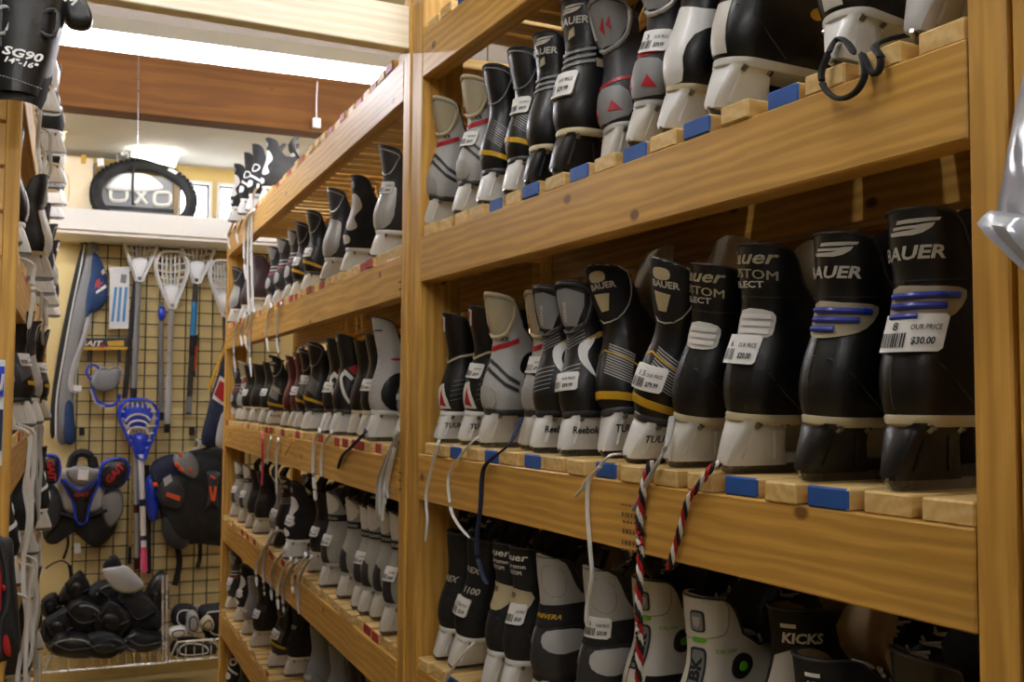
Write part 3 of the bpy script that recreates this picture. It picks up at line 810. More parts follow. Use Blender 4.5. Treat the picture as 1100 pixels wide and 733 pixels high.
def tag_mesh(sh, s0, z0, w_, h, price, size=None, rot=0.0):
    b = MB()
    decal(b, sh, [(s0, z0), (s0 + w_ - .003, z0 - rot * w_), (s0 + w_, z0 + .003 - rot * w_), (s0 + w_, z0 + h - .003 - rot * w_), (s0 + w_ - .003, z0 + h - rot * w_), (s0, z0 + h)], M['tagwhite'], .0055, True, False)
    o = .0064
    x = s0 + .002
    random.seed(int(z0 * 9999) + len(price))
    while x < s0 + w_ * .45:
        bw_ = random.choice((.0005, .0009, .0013)); dz = -rot * (x - s0)
        b.add([sh.at(x, z0 + .004 + dz, o), sh.at(x + bw_, z0 + .004 + dz, o), sh.at(x + bw_, z0 + h * .5 + dz, o), sh.at(x, z0 + h * .5 + dz, o)], [(0, 1, 2, 3)], M['ink'])
        x += bw_ + random.choice((.0006, .001))
    dtext(b, sh, 'OUR PRICE', s0 + w_ * .5, z0 + h * .58 - rot * w_ * .5, h * .2, M['ink'], o, .01, rot=-rot, width=w_ * .42)
    dtext(b, sh, price, s0 + w_ * .55, z0 + h * .2 - rot * w_ * .5, h * .26, M['ink'], o, .03, rot=-rot, width=w_ * .32)
    if size: dtext(b, sh, size, s0 + w_ * .22, z0 + h * .58, h * .3, M['ink'], o, .01, rot=-rot)
    return b.build('price_tag')
ORD = ['', 'first', 'second', 'third', 'fourth', 'fifth', 'sixth', 'seventh', 'eighth', 'ninth', 'tenth', 'eleventh', 'twelfth', 'thirteenth', 'fourteenth', 'fifteenth', 'sixteenth', 'seventeenth', 'eighteenth']
TAGC = {}
def place(key, loc, rot, sc, label, group, tagspec=None):
    parts, spec, sh = MODELS[key]
    r = thing('hockey_skate', label, 'skate', loc, 0, group)
    r.rotation_euler = rot; r.scale = (sc, sc, sc)
    made = {}
    for nm, me, par in parts:
        made[nm] = ob(nm, me, made[par] if par else r)
    if tagspec:
        k = (key, tagspec)
        if k not in TAGC: TAGC[k] = tag_mesh(sh, *tagspec)
        ob('price_tag', TAGC[k], r)['label'] = 'white price tag'
    return r
def child_world(o, root):
    """parent o, whose mesh is in world coordinates, to root"""
    mw = Matrix.Translation(root.location) @ root.rotation_euler.to_matrix().to_4x4() @ Matrix.Diagonal((*root.scale, 1))
    o.parent = root; o.matrix_parent_inverse = mw.inverted()
def lace(root, pts, m='lacewhite', r=.003, flat=.5, name='lace'):
    b = MB(); p = spline([tuple(q) for q in pts], 6)
    b.tube(p, [r] * (len(p) - 2) + [r * .8, r * .45], M[m], 7, flat)
    o = ob(name, b.build(name)); child_world(o, root); return o
def braid(root, pts, r=.0028, turns=60.0, name='lace'):
    P_ = spline([tuple(q) for q in pts], 14); b = MB(); L = [0.0]
    for p, q in zip(P_, P_[1:]): L.append(L[-1] + (q - p).length)
    for k, m in enumerate(('red', 'softblack', 'lacewhite')):
        path = []
        for p, l in zip(P_, L):
            a = l * turns * 2 + k * 2 * PI / 3
            path.append(p + Vector((math.cos(a), math.sin(a), .25 * math.sin(2 * a))) * r * .8)
        b.tube(path, r, M[m], 6)
    o = ob(name, b.build(name)); child_world(o, root); return o

# ================================================================ skates on the near bay
def relax(ps, gap):
    ps = list(ps)                                # descending positions, pushed apart to a minimum gap
    for _ in range(60):
        for i in range(len(ps) - 1):
            e = gap - (ps[i] - ps[i + 1])
            if e > 0: ps[i] += e / 2; ps[i + 1] -= e / 2
    return ps
def near_row(z, shelf, rows, group, yref):
    out = []
    ys = relax([nearX(r[1] + 5, yref, .75 + r[6]).y for r in rows], .07)
    for i, (key, px, desc, yaw, roll, sc, inset, tg) in enumerate(rows):
        rot = (math.radians(roll), 0, math.radians(yaw))
        out.append(place(key, (.75 + inset, ys[i], z + ST), rot, sc, '%s, %s from divider post, %s shelf' % (desc, ORD[i + 1], shelf), group, tg))
    return out
T1 = (-.012, .132, .042, .026)
up = near_row(NT[1], 'upper near', [
    ('vapor_silver', 452, 'silver skate with red flash', 0, 9, .95, .012, None),
    ('vapor_silver', 486, 'tagged silver skate with red flash', 0, 5, .95, .012, (-.006, .135, .036, .028, '$39.99')),
    ('yellowband', 512, 'black skate with yellow band', 0, 1, .95, .012, None),
    ('yellowband', 540, 'tagged black skate with yellow band', 0, 0, .95, .012, (-.004, .145, .036, .030, '$49.99')),
    ('flexlite', 563, 'black skate with silver bars and black holder', 0, 0, 1.0, .012, None),
    ('flexlite', 592, 'black skate with taped white tag and black holder', 0, 0, 1.1, .014, (-.022, .112, .050, .036, '$29.99')),
    ('greyvapor', 648, 'dark grey skate with tall grey guard', 4, -9, .98, .05, None),
    ('greyvapor', 674, 'grey skate with red panel and tag', 2, 6, .95, .014, (-.004, .135, .040, .032, '$39.99', '3')),
    ('whiteheel', 708, 'white heeled skate with black mesh upper', 0, 7, .98, .014, None),
    ('bigblack', 760, 'large black skate on white holder with tag', 2, 6, 1.05, .014, (-.008, .140, .044, .036, '$79.99', '1')),
    ('bigblack', 893, 'black skate with a knotted black lace', 10, -4, .92, .012, None),
    ('sandy', 978, 'sand coloured boot beside the right post', 14, 8, 1.0, .02, None)], 'skates on the upper near shelf', 120)
mid = near_row(NT[2], 'middle near', [
    ('vapor_dark', 465, 'black skate with white heel flash', 0, 4, .92, .02, None),
    ('vapor_dark', 491, 'tagged black skate with white heel flash', 0, 6, .95, .03, (-.004, .132, .034, .028, '$59.99')),
    ('vapor_silver', 513, 'silver skate with dark stripes and red patch', 0, 2, 1.0, .02, None),
    ('vapor_silver', 557, 'silver skate half hidden, tagged', 0, 2, .98, .045, (-.004, .132, .034, .028, '$39.99')),
    ('reebok', 570, 'black silver skate with gold patch', 0, -1, .98, .02, None),
    ('reebok', 609, 'tagged black silver skate with lettered holder', 0, -5, .98, .02, (-.018, .100, .050, .028, '$29.99', '1')),
    ('supreme', 636, 'black skate with felt tongue and tall guard', 3, -8, 1.06, .05, None),
    ('supreme', 670, 'tagged black skate with yellow heel band', 0, 14, 1.02, .015, (-.012, .102, .046, .032, '$79.99', '1.5')),
    ('custom', 715, 'tall black skate with ribbed white ankle pad', 0, 9, 1.02, .02, None),
    ('custom', 774, 'tall black skate tagged below white ankle pad', 0, 5, 1.06, .02, (-.016, .122, .042, .032, '$20.00', '6')),
    ('bluestripe', 858, 'black skate with clear blue ankle bars', 0, 4, 1.04, .02, None),
    ('bluestripe', 953, 'black skate tagged over blue ankle bars', 0, 0, 1.07, .02, (-.014, .124, .054, .034, '$30.00', '8'))],
    'skates on the middle near shelf', 480)
low = near_row(NT[3], 'lower near', [
    ('rex', 465, 'black skate with small white lettering', 0, 5, .96, .02, None),
    ('rex1100', 480, 'black skate lettered with number and tag', 0, 10, .98, .02, (-.012, .108, .038, .032, '$25.00', '3.5')),
    ('supreme_custom', 517, 'black lettered skate with cream patch', 0, 2, .98, .02, None),
    ('supreme_custom', 537, 'tagged black lettered skate with cream patch', 0, 0, .98, .02, (.0, .128, .032, .032, '$30.00')),
    ('greyguard', 567, 'black banded skate with grey upper', 0, 0, .95, .02, None),
    ('greyguard', 622, 'tagged black banded skate with grey upper', 0, 0, .96, .02, (-.004, .158, .040, .030, '$25.00', '3')),
    ('talon', 660, 'white boot with green dial', 0, 3, .96, .05, None),
    ('talon', 722, 'white boot with green lettering', 0, 2, .97, .03, None),
    ('kicks', 820, 'black padded boot behind its twin', 0, -2, 1.15, .06, None),
    ('kicks', 842, 'black padded boot with cream panel', 0, 0, 1.0, .02, None),
    ('plain', 935, 'plain black skate nearest right post', 0, 6, 1.02, .03, None)], 'skates on the lower near shelf', 700)
# the other side of the double shelf: toes towards the aisle
random.seed(11)
def back_row(z, shelf, keys, ys):
    for i, (k, y) in enumerate(zip(keys, ys)):
        place(k, (.75 + DEP - .01, y, z + ST), (math.radians(random.uniform(-3, 3)), 0, PI + math.radians(random.uniform(-4, 4))), .98,
              'skate seen from its toe at the back of the %s shelf, %s from divider' % (shelf, ORD[i + 1]), 'skates on the far side of the near bay')
back_row(NT[3], 'lower near', ['plain', 'custom', 'rex', 'bandgrey', 'flexlite', 'greyboot', 'rex', 'whiteheel', 'brown', 'greyguard', 'plain'], [1.82 - .112 * i for i in range(11)])
back_row(NT[2], 'middle near', ['plain', 'yellowband', 'brown', 'custom', 'rex', 'plain', 'flexlite', 'custom', 'brown', 'plain', 'rex'], [1.80 - .112 * i for i in range(11)])
back_row(NT[1], 'upper near', ['plain', 'flexlite', 'plain'], [1.5, 1.2, .85])

# ================================================================ skates on the far bay
def far_row(z, shelf, rows, group, yref):
    out = []
    us = relax([farU(r[1] + 3, yref, r[6])[0] for r in rows], .068)
    for i, (key, px, desc, yaw, roll, sc, inset, tg) in enumerate(rows):
        u = us[i]
        p = FAR0 + RY * u + RX * inset
        out.append(place(key, (p.x, p.y, z + ST), (math.radians(roll), 0, -TH + math.radians(yaw)), sc,
                   '%s, %s from back end, %s far shelf' % (desc, ORD[i + 1], shelf), group, tg))
    return out
TG = (-.002, .115, .034, .028, '$30.00'); TG2 = (.0, .150, .034, .028, '$40.00')
f1 = far_row(FT[0], 'top', [
    ('blackflash', 243, 'black skate with dark guard', 0, 6, .98, -.03, None),
    ('blackwhite', 253, 'black white skate', 0, 8, .98, -.02, None),
    ('blackwhite', 262, 'black skate with white ring mark', 0, 4, 1.05, .0, None),
    ('blackflash', 276, 'black white skate under hanging laces', 0, 6, 1.0, .02, None)], 'skates on the top far shelf', 240)
f2 = far_row(FT[1], 'second', [
    ('silvershell', 243, 'dark grey skate', 0, 6, .95, .0, None),
    ('brown', 255, 'plum brown skate', 0, 2, .98, .02, None),
    ('brown', 263, 'plum brown skate with white holder', 0, 2, .98, .0, None),
    ('stripes', 282, 'striped youth skate', 0, 4, .9, .02, None),
    ('stripes', 291, 'red striped skate', 0, 4, .92, .02, None),
    ('stripes', 302, 'charcoal striped skate', 0, 4, .92, .02, None),
    ('yellowband', 310, 'black skate with yellow band', 0, 4, .95, .03, TG),
    ('yellowband', 322, 'tagged black skate with yellow band', 0, 3, .95, .02, TG),
    ('silvershell', 343, 'silver shell skate on white holder', 0, 4, 1.0, .01, None),
    ('blackflash', 365, 'black skate with long white flash', 0, 5, 1.03, .02, None),
    ('silvershell', 397, 'silver black skate with tag, beside divider', 0, 6, 1.0, .01, TG2)], 'skates on the second far shelf', 320)
f3 = far_row(FT[2], 'third', [
    ('stripes', 243, 'grey striped skate', 0, 2, .9, .02, None), ('vapor_silver', 251, 'grey red skate', 0, 2, .92, .02, None),
    ('plain', 256, 'black skate', 0, 2, .92, .02, TG), ('plain', 265, 'plain black skate', 0, 2, .92, .02, None),
    ('plain', 276, 'tagged plain black skate', 0, 2, .92, .02, TG), ('supreme', 284, 'black skate with yellow heel line', 0, 4, .92, .02, None),
    ('maroon', 300, 'maroon black skate', 0, 4, .92, .02, None), ('maroon', 308, 'tagged maroon black skate', 0, 4, .95, .03, TG),
    ('yellowband', 314, 'black yellow skate with tag', 0, 4, .95, .02, TG2), ('yellowband', 323, 'large black yellow skate', 0, 2, 1.0, .01, None),
    ('arrow', 343, 'black skate with white arrow and tag', 0, 2, 1.0, .02, TG), ('arrow', 357, 'black skate with white arrow', 0, 2, 1.02, .02, None),
    ('plain', 369, 'black skate half hidden', 0, 2, 1.0, .05, None), ('plain', 384, 'tagged black skate', 0, 2, 1.02, .03, TG),
    ('lightgrey', 393, 'light grey skate with black oval', 0, 1, 1.06, .01, None), ('greyboot', 423, 'grey boot beside divider post', 0, 2, .98, .02, None)],
    'skates on the third far shelf', 450)
f4 = far_row(FT[3], 'fourth', [
    ('bandgrey', 244, 'grey black skate', 0, 2, .92, .02, TG), ('bandgrey', 253, 'grey skate with black collar', 0, 2, .92, .02, TG),
    ('plain', 261, 'black skate with white holder', 0, 2, .92, .02, None), ('plain', 269, 'plain black skate', 0, 2, .92, .02, None),
    ('greyboot', 285, 'grey boot leaning', 0, 12, .92, .02, TG), ('flexlite', 292, 'dark skate', 0, 4, .95, .03, None), ('blackflash', 302, 'black skate on large white holder', 0, 5, .98, .01, TG),
    ('plain', 329, 'black skate behind hanging laces', 0, 4, .95, .03, TG), ('bandgrey', 342, 'grey skate with black band and tag', 0, 2, 1.0, .01, TG),
    ('bandgrey', 362, 'grey skate with black band', 0, 3, 1.0, .02, None), ('bandgrey', 378, 'grey skate in shadow', 0, 3, .98, .02, TG),
    ('bandgrey', 387, 'light grey skate with black band', 0, 3, 1.0, .02, None), ('bandgrey', 395, 'grey skate half hidden by neighbour', 0, 3, 1.0, .03, None),
    ('bandgrey', 409, 'light grey skate with tag beside divider', 0, 2, 1.03, .01, TG)], 'skates on the fourth far shelf', 600)
f5 = far_row(FT[4], 'fifth', [
    ('stripes', 240, 'blue grey skate', 0, 2, .95, .02, TG), ('blackflash', 250, 'black white skate', 0, 4, .92, .02, TG), ('greyboot', 258, 'grey boot', 0, 4, .92, .01, None),
    ('plain', 268, 'black skate on white holder', 0, 6, 1.0, .01, TG), ('yellowband', 287, 'black skate with yellow trim', 0, 16, 1.0, .02, TG),
    ('rex', 305, 'tall black skate', 0, 4, 1.0, .05, None), ('greyboot', 325, 'tall grey boot', 0, 1, 1.05, .02, None), ('greyboot', 345, 'tall grey lettered boot', 0, 1, 1.05, .02, None),
    ('plain', 366, 'black skate under fourth rail', 0, 2, 1.0, .04, None), ('greyboot', 384, 'grey boot under fourth rail', 0, 2, 1.0, .04, None)], 'skates on the fifth far shelf', 660)
f6 = far_row(FT[5], 'bottom', [
    ('blackwhite', 240, 'black white skate', 0, 4, .98, .02, None), ('plain', 250, 'black skate', 0, 4, .98, .02, None), ('greyguard', 262, 'black grey skate', 0, 4, .98, .02, None)],
    'skates on the bottom far shelf', 720)
random.seed(21)
def far_back(z, shelf, keys):
    for i, k in enumerate(keys):
        p = FAR0 + RY * (.12 + .17 * i) + RX * (DEP - .01)
        place(k, (p.x, p.y, z + ST), (0, 0, PI - TH + math.radians(random.uniform(-4, 4))), .98,
              'skate seen from its toe at the back of %s far shelf, %s from divider' % (shelf, ORD[i + 1]), 'skates on the far side of the far bay')
far_back(FT[2], 'third', ['plain', 'whiteheel', 'brown', 'rex', 'plain', 'greyboot', 'rex', 'plain', 'brown', 'rex', 'plain', 'rex', 'plain', 'rex'])
far_back(FT[3], 'fourth', ['plain', 'rex', 'brown', 'rex', 'plain', 'rex', 'custom', 'plain', 'brown', 'rex', 'plain', 'rex', 'plain', 'rex'])
far_back(FT[4], 'fifth', ['plain', 'rex', 'brown', 'rex', 'plain', 'rex', 'custom', 'plain', 'brown'])

# ================================================================ skates on the left unit: heels overhang the aisle
def left_row(z, shelf, rows, group):
    out = []
    for i, (key, d, desc, over, roll, sc, tg) in enumerate(rows):
        p = room(LX + over, d, z + ST)
        out.append(place(key, p, (math.radians(roll), 0, PI - TH), sc, '%s, %s from grooved panel, %s left shelf' % (desc, ORD[i + 1], shelf), group, tg))
    return out
TL = (-.036, .14, .034, .028, '$30.00')
l1 = left_row(LT[0], 'top', [('bigblack', 2.12, 'black skate', .0, 0, 1.0, TL), ('whiteheel', 2.7, 'white heeled skate', .05, 0, 1.0, None), ('blackwhite', 3.15, 'black white skate', .06, 0, 1.0, None), ('whiteheel', 3.6, 'white heeled skate', .06, 0, 1.0, None), ('vapor_silver', 4.0, 'silver striped skate', .06, 0, 1.0, None), ('silvershell', 4.3, 'silver skate', .05, 0, 1.0, None)], 'skates on the top left shelf')
l2 = left_row(LT[1], 'second', [('plain', 2.1, 'black skate with tag', .0, 0, 1.05, TL), ('bigblack', 2.25, 'black skate', .01, 0, 1.0, None), ('whiteheel', 2.7, 'white heeled skate', .045, 0, 1.0, None), ('blackwhite', 3.1, 'black white skate', .045, 0, 1.0, TL), ('silvershell', 3.5, 'silver skate', .05, 0, 1.0, None), ('vapor_dark', 3.95, 'black skate with white flash', .05, 0, 1.0, None)], 'skates on the second left shelf')
l3 = left_row(LT[2], 'third', [('greyboot', 2.12, 'grey boot', .0, 0, 1.0, None), ('yellowband', 2.6, 'black grey skate with yellow band', .02, 0, 1.0, TL), ('silvershell', 2.85, 'silver skate', .03, 0, 1.0, None), ('yellowband', 3.3, 'tagged skate with yellow band', .04, 0, 1.0, TL)], 'skates on the third left shelf')
l4 = left_row(LT[3], 'fourth', [('blackwhite', 2.35, 'black white skate', .01, 0, .95, None), ('plain', 2.8, 'black skate', .03, 0, .95, TL), ('blackwhite', 3.3, 'black white skate', .05, 0, .95, None)], 'skates on the fourth left shelf')
l5 = left_row(LT[4], 'fifth', [('whiteheel', 2.3, 'white heeled skate', .01, 0, .95, None), ('plain', 2.8, 'black skate', .03, 0, .95, None), ('plain', 3.3, 'tagged black skate', .04, 0, .95, TL)], 'skates on the fifth left shelf')
l6 = left_row(LT[5], 'bottom', [('blackwhite', 2.3, 'black white skate', .02, 0, .95, None), ('plain', 2.8, 'black skate', .03, 0, .95, None)], 'skates on the bottom left shelf')

# ================================================================ hanging laces
def nl(*pp, x=.744): return [nearX(a, b_, x) for a, b_ in pp]
def onshelf(px, py, z, x): 
    p = nearX(px, py, x); return Vector((x, p.y, z))
zs3 = NT[2] + ST + .004
lace(mid[0], [onshelf(472, 480, zs3, .80), onshelf(471, 487, zs3, .748)] + nl((466, 494), (458, 530), (459, 560), (457, 582)), r=.0032)
lace(mid[1], [onshelf(520, 475, zs3 + .02, .78), onshelf(508, 482, zs3 + .008, .752)] + nl((494, 491), (482, 512), (484, 545), (491, 562), (504, 578)), r=.0032)
lace(mid[2], [onshelf(560, 440, zs3 + .05, .79), onshelf(548, 482, zs3 + .01, .76)] + nl((530, 492), (519, 506), (516, 545), (512, 590), (519, 618), (524, 628)), 'navy', r=.0045, flat=.35)
lace(mid[5], [onshelf(670, 492, zs3 + .006, .79), onshelf(655, 496, zs3 + .006, .75)] + nl((642, 504), (633, 516), (631, 545), (634, 590), (636, 620), (631, 650), (630, 672)), r=.0036)
lace(mid[5], nl((645, 502), (632, 514), (625, 526), (617, 534)), r=.0034)
lace(mid[7], [onshelf(722, 465, zs3 + .06, .775), nearX(716, 478, .755)] + nl((702, 505), (692, 525), (686, 538), (680, 549)), 'lacegrey', r=.0042)
braid(mid[7], [onshelf(700, 508, zs3 + .004, .75)] + nl((692, 520), (687, 560), (688, 600), (686, 650), (687, 700), (684, 760)), r=.0032, turns=85)
braid(mid[9], [onshelf(780, 500, zs3 + .01, .79), onshelf(766, 510, zs3 + .006, .75)] + nl((752, 520), (739, 538), (733, 560), (724, 592), (718, 612)), r=.0026, turns=85)
lace(mid[0], nl((470, 455), (466, 465), (462, 470), x=.77), 'lacegrey', r=.002)
lace(low[1], [nearX(510, 690, .77), nearX(500, 700, .755)] + nl((488, 716), (478, 735), (474, 760)), r=.0036)
# black lace knotted round the holder on the upper shelf
lp = [nearX(a, b_, x) for a, b_, x in ((985, 36, .80), (955, 42, .765), (940, 50, .75), (946, 62, .743), (944, 76, .742), (936, 78, .742), (926, 58, .744), (929, 80, .740), (920, 98, .739), (903, 106, .739), (888, 98, .739), (882, 80, .741), (888, 62, .745), (897, 44, .755), (908, 44, .755), (918, 58, .748))]
lace(up[10], lp, 'softblack', r=.0044, flat=.6)
def fl(*pp, off=-.006):
    o = []
    for a, b_ in pp:
        u, z = farU(a, b_, off); o.append(FAR0 + RY * u + RX * off + Vector((0, 0, z)))
    return o
def flace(root, pp, m='lacewhite', r=.004, first=None):
    pts = fl(*pp)
    a, b_ = (first or pp[0]); u, z = farU(a, b_ - 4, .05); s0 = FAR0 + RY * u + RX * .05 + Vector((0, 0, z))
    lace(root, [s0] + pts, m, r)
flace(f3[4], [(282, 468), (282, 500), (281, 522)], 'pink')
flace(f3[5], [(291, 470), (288, 488), (287, 499)])
flace(f3[6], [(299, 472), (297, 490), (297, 532)])
flace(f3[8], [(315, 474), (310, 482), (306, 490)], 'yellow', .003)
flace(f3[10], [(343, 464), (338, 475), (336, 500), (338, 525), (339, 538)], r=.005)
flace(f3[11], [(356, 465), (348, 478), (345, 495), (345, 512)], r=.004)
flace(f3[13], [(392, 465), (378, 480), (368, 490), (363, 504)], 'navy', .005)
for k in range(5):
    flace(f3[15], [(428, 462), (421 + k, 480), (412 + 2 * k, 500), (406 + 2.5 * k, 520), (405 + 3 * k, 536 - 3 * (k - 4) * 2)], 'lacewhite' if k % 2 else 'lacegrey', .0036)
flace(f3[15], [(424, 478), (418, 510), (412, 545), (411, 560)], r=.004)
for k, (a, y0, y1, r_) in enumerate(((252, 350, 400, 3), (259, 346, 372, 5), (264, 342, 375, 6), (269, 340, 405, 7), (287, 335, 378, 3), (298, 332, 380, 4))):
    flace(f2[min(r_, 5)], [(a + 4, y0 - 6), (a + 1, y0 + 5), (a - 1, (y0 + y1) / 2), (a + 1, y1)], r=.004)
for k, (a, y0, y1) in enumerate(((247, 240, 268), (256, 238, 262), (264, 232, 300), (268, 230, 345), (272, 205, 335))):
    flace(f1[min(k, 3)], [(a + 5, y0 - 4), (a, y0 + 8), (a - 2, (y0 + y1) / 2), (a, y1)], r=.005)
for k, (a, y0, y1, i) in enumerate(((285, 578, 640, 4), (277, 590, 630, 4), (293, 600, 645, 5), (300, 610, 655, 6), (306, 612, 660, 6), (316, 606, 638, 7), (322, 608, 660, 8))):
    flace(f4[i], [(a + 12, y0 - 8), (a + 3, y0 + 6), (a - 2, (y0 + y1) / 2), (a - 1, y1)], 'lacewhite' if k % 2 else 'lacegrey', .005)
# laces bunched along the left unit's face
random.seed(5)
def left_lace(root, d, z0, z1, off=.0, m='lacewhite'):
    x = LX + .012 + off
    pts = [room(x - .03, d, z0 + .01), room(x, d, z0 - .005)]
    n = 4
    for k in range(1, n + 1): pts.append(room(x + random.uniform(-.006, .008), d + random.uniform(-.012, .012), z0 + (z1 - z0) * k / n))
    lace(root, pts, m, .0045, .6)
for (rows, z, ln, n) in ((l1, LT[0], .2, 4), (l2, LT[1], .16, 4), (l3, LT[2], .30, 9), (l4, LT[3], .30, 12), (l5, LT[4], .24, 8)):
    for k in range(n):
        d = 2.05 + random.random() * 1.3
        left_lace(rows[k % len(rows)], d, z + ST, z + ST - ln * random.uniform(.6, 1.1), random.uniform(0, .02), random.choice(('lacewhite', 'lacewhite', 'lacegrey')))

# ================================================================ the back wall
class BT:
    """a thing standing parallel to the back wall at room distance d; px, py are photo positions used to size it"""
    def __init__(s, name, label, cat, px, py, d, group=None):
        s.x, s.z = bk(px, py, d); s.d = d
        s.o = thing(name, label, cat, room(s.x, d, s.z), -TH, group)
    def p(s, px, py):
        x, z = bk(px, py, s.d); return (x - s.x, z - s.z)
    def v(s, px, py, y=0.0):
        x, z = s.p(px, py); return Vector((x, y, z))
    def pil(s, name, pts, depth, m, y=0.0, n=3, back=.004, label=None):
        b = MB(); pillow(b, smooth_poly([s.p(*q) for q in pts], n), depth, M[m], plane=lambda a, c: Vector((a, y, c)), back=back)
        o = ob(name, b.build(name), s.o)
        if label: o['label'] = label
        return o
    def flat(s, name, pts, t, m, y=0.0, parent=None):
        b = MB(); P_ = [s.p(*q) for q in pts]
        b.rings([[(a, y, c) for a, c in P_], [(a, y - t, c) for a, c in P_]], M[m])
        return ob(name, b.build(name, False), parent or s.o)
    def tube(s, name, pts, r, m, y=0.0, n=6, closed=False, parent=None, flat=1.0):
        b = MB(); P_ = spline([tuple(s.v(*q[:2], y if len(q) < 3 else q[2])) for q in pts], 5) if not closed else [Vector((a, y, c)) for a, c in smooth_poly([s.p(*q) for q in pts], 4)]
        b.tube(P_, r, M[m], n, closed=closed, flat=flat)
        return ob(name, b.build(name), parent or s.o)
    def text(s, name, txt, px, py, size, m, y, rot=0.0, width=None, parent=None):
        b = MB(); c, q = math.cos(rot), math.sin(rot)
        flat_text(b, txt, s.v(px, py, y), (c, 0, q), (-q, 0, c), size, M[m], .03, .2, width)
        return ob(name, b.build(name, False), parent or s.o)
GD = 5.375
g = BT('wire_grid', 'black wire grid panel on the cream wall', 'grid', 160, 690, GD)
zt, zb = g.p(160, 250)[1] + .1, g.p(160, 692)[1]
b = MB(); b.tube([(0, 0, zb), (0, 0, zt)], .0028, M['wire'], 6); wv_ = b.build('wire')
xl = g.p(81, 430)[0]; xr = g.p(300, 430)[0]
b = MB(); b.tube([(xl, 0, 0), (xr, 0, 0)], .0028, M['wire'], 6); wh_ = b.build('wire')
k = 0
while True:
    x = g.p(82.8 + 14.35 * k, 430)[0]
    if x > xr: break
    ob('wire', wv_, g.o, (x, 0, 0)); k += 1
z = g.p(160, 362.3)[1]; st = g.p(160, 362.3)[1] - g.p(160, 376.1)[1]
k = -24
while k < 9:
    zz = z + k * st
    if zb <= zz <= zt: ob('wire', wh_, g.o, (0, -.0056, zz))
    k += 1
# grid hooks
for i, (px, py) in enumerate(((92, 252), (108, 253), (118, 254), (88, 462), (206, 462), (138, 256), (172, 258))):
    h = BT('wall_hook', 'black wire hook on the grid, %s counted from top left' % ORD[i + 1], 'hook', px, py + 8, 5.37, 'hooks on the wire grid')
    h.flat('plate', [(px - 3, py - 3), (px + 3, py - 3), (px + 3, py + 6), (px - 3, py + 6)], .006, 'wire')
    b = MB(); b.tube([h.v(px, py + 3, -.006), h.v(px, py + 4, -.08), h.v(px, py + 1, -.10), h.v(px, py - 1, -.1)], .004, M['wire'], 6); ob('prong', b.build('prong'), h.o)
# stick bag
t = BT('stick_bag', 'long grey and black stick bag hanging on the grid', 'bag', 66, 478, 5.36)
t.pil('body', [(94, 266), (100, 258), (106, 266), (102, 300), (93, 340), (84, 390), (78, 440), (73, 474), (62, 474), (60, 440), (68, 385), (78, 330), (88, 290)], .06, 'grey')
t.pil('side_panel', [(88, 264), (93, 262), (88, 290), (79, 330), (69, 380), (61, 430), (59, 468), (54, 466), (55, 430), (62, 380), (74, 320), (82, 285)], .05, 'softblack')
t.tube('piping', [(91, 264), (86, 292), (76, 340), (68, 385), (61, 430), (60, 472)], .004, 'lacewhite', -.05)
t.tube('piping', [(104, 272), (100, 310), (90, 350), (82, 400), (76, 450), (73, 472)], .004, 'lacewhite', -.045)
t.tube('strap', [(98, 318), (95, 345), (88, 370), (80, 392), (76, 412), (80, 423), (86, 418)], .012, 'lightgrey', -.06, flat=.4)
t.flat('tab', [(79, 414), (88, 415), (87, 421), (79, 420)], .006, 'white', -.07)
t.pil('navy_flap', [(70, 425), (77, 423), (80, 450), (81, 474), (70, 476), (68, 450)], .04, 'denim', -.02)
# denim pouch
t = BT('ball_pouch', 'blue pouch with red star logo beside the stick bag', 'pouch', 104, 342, 5.33)
t.pil('body', [(100, 272), (108, 279), (114, 296), (115, 320), (108, 332), (98, 338), (92, 342), (92, 322), (97, 296)], .05, 'denim')
t.flat('logo', [(103, 303), (107, 300), (107, 304), (111, 305), (107, 308), (108, 313), (104, 309), (101, 312), (102, 307)], .003, 'red', -.052)
t.flat('logo_underline', [(103, 314), (113, 307), (114, 310), (103, 317)], .003, 'white', -.05)
t.flat('logo_dot', [(108, 293), (111, 290), (113, 294), (110, 297)], .003, 'cream', -.052)
# clear package
t = BT('blister_pack', 'white package with blue stripes hanging on the grid', 'package', 128, 356, 5.34)
t.flat('card', [(118, 290), (139, 289), (138, 353), (117, 354)], .015, 'white')
t.flat('frame', [(117, 288), (140, 287), (140, 292), (117, 293)], .02, 'tagwhite')
for i, (a, b_) in enumerate(((123, 121), (128, 127), (134, 133))):
    t.flat('blue_stripe', [(a, 309), (a + 3, 309), (b_ + 1, 346), (b_ - 2, 346)], .003, 'skyblue', -.016)
t.flat('grey_hook', [(130, 295), (136, 296), (135, 305), (129, 304)], .003, 'grey', -.016)
# hanging boxed gait card
t = BT('header_card', 'black and yellow lettered header card on the grid', 'package', 110, 390, 5.33)
t.flat('card', [(82, 364), (137, 363), (137, 375), (82, 376)], .02, 'charcoal')
t.flat('yellow_strip', [(82, 373), (137, 373), (137, 376), (82, 376.5)], .003, 'yellow', -.021)
t.text('lettering', 'GAIT', 84.5, 371.5, .034, 'tagwhite', -.023, width=.105)
t.flat('yellow_print', [(115, 367), (133, 366), (133, 372), (116, 372)], .003, 'yellow', -.021)
t.flat('red_mark', [(107, 371), (112, 371), (112, 374), (107, 374)], .003, 'red', -.0225)
for a in (94, 126): t.flat('peg', [(a, 376), (a + 4, 376), (a + 4, 389), (a, 389)], .01, 'wire')
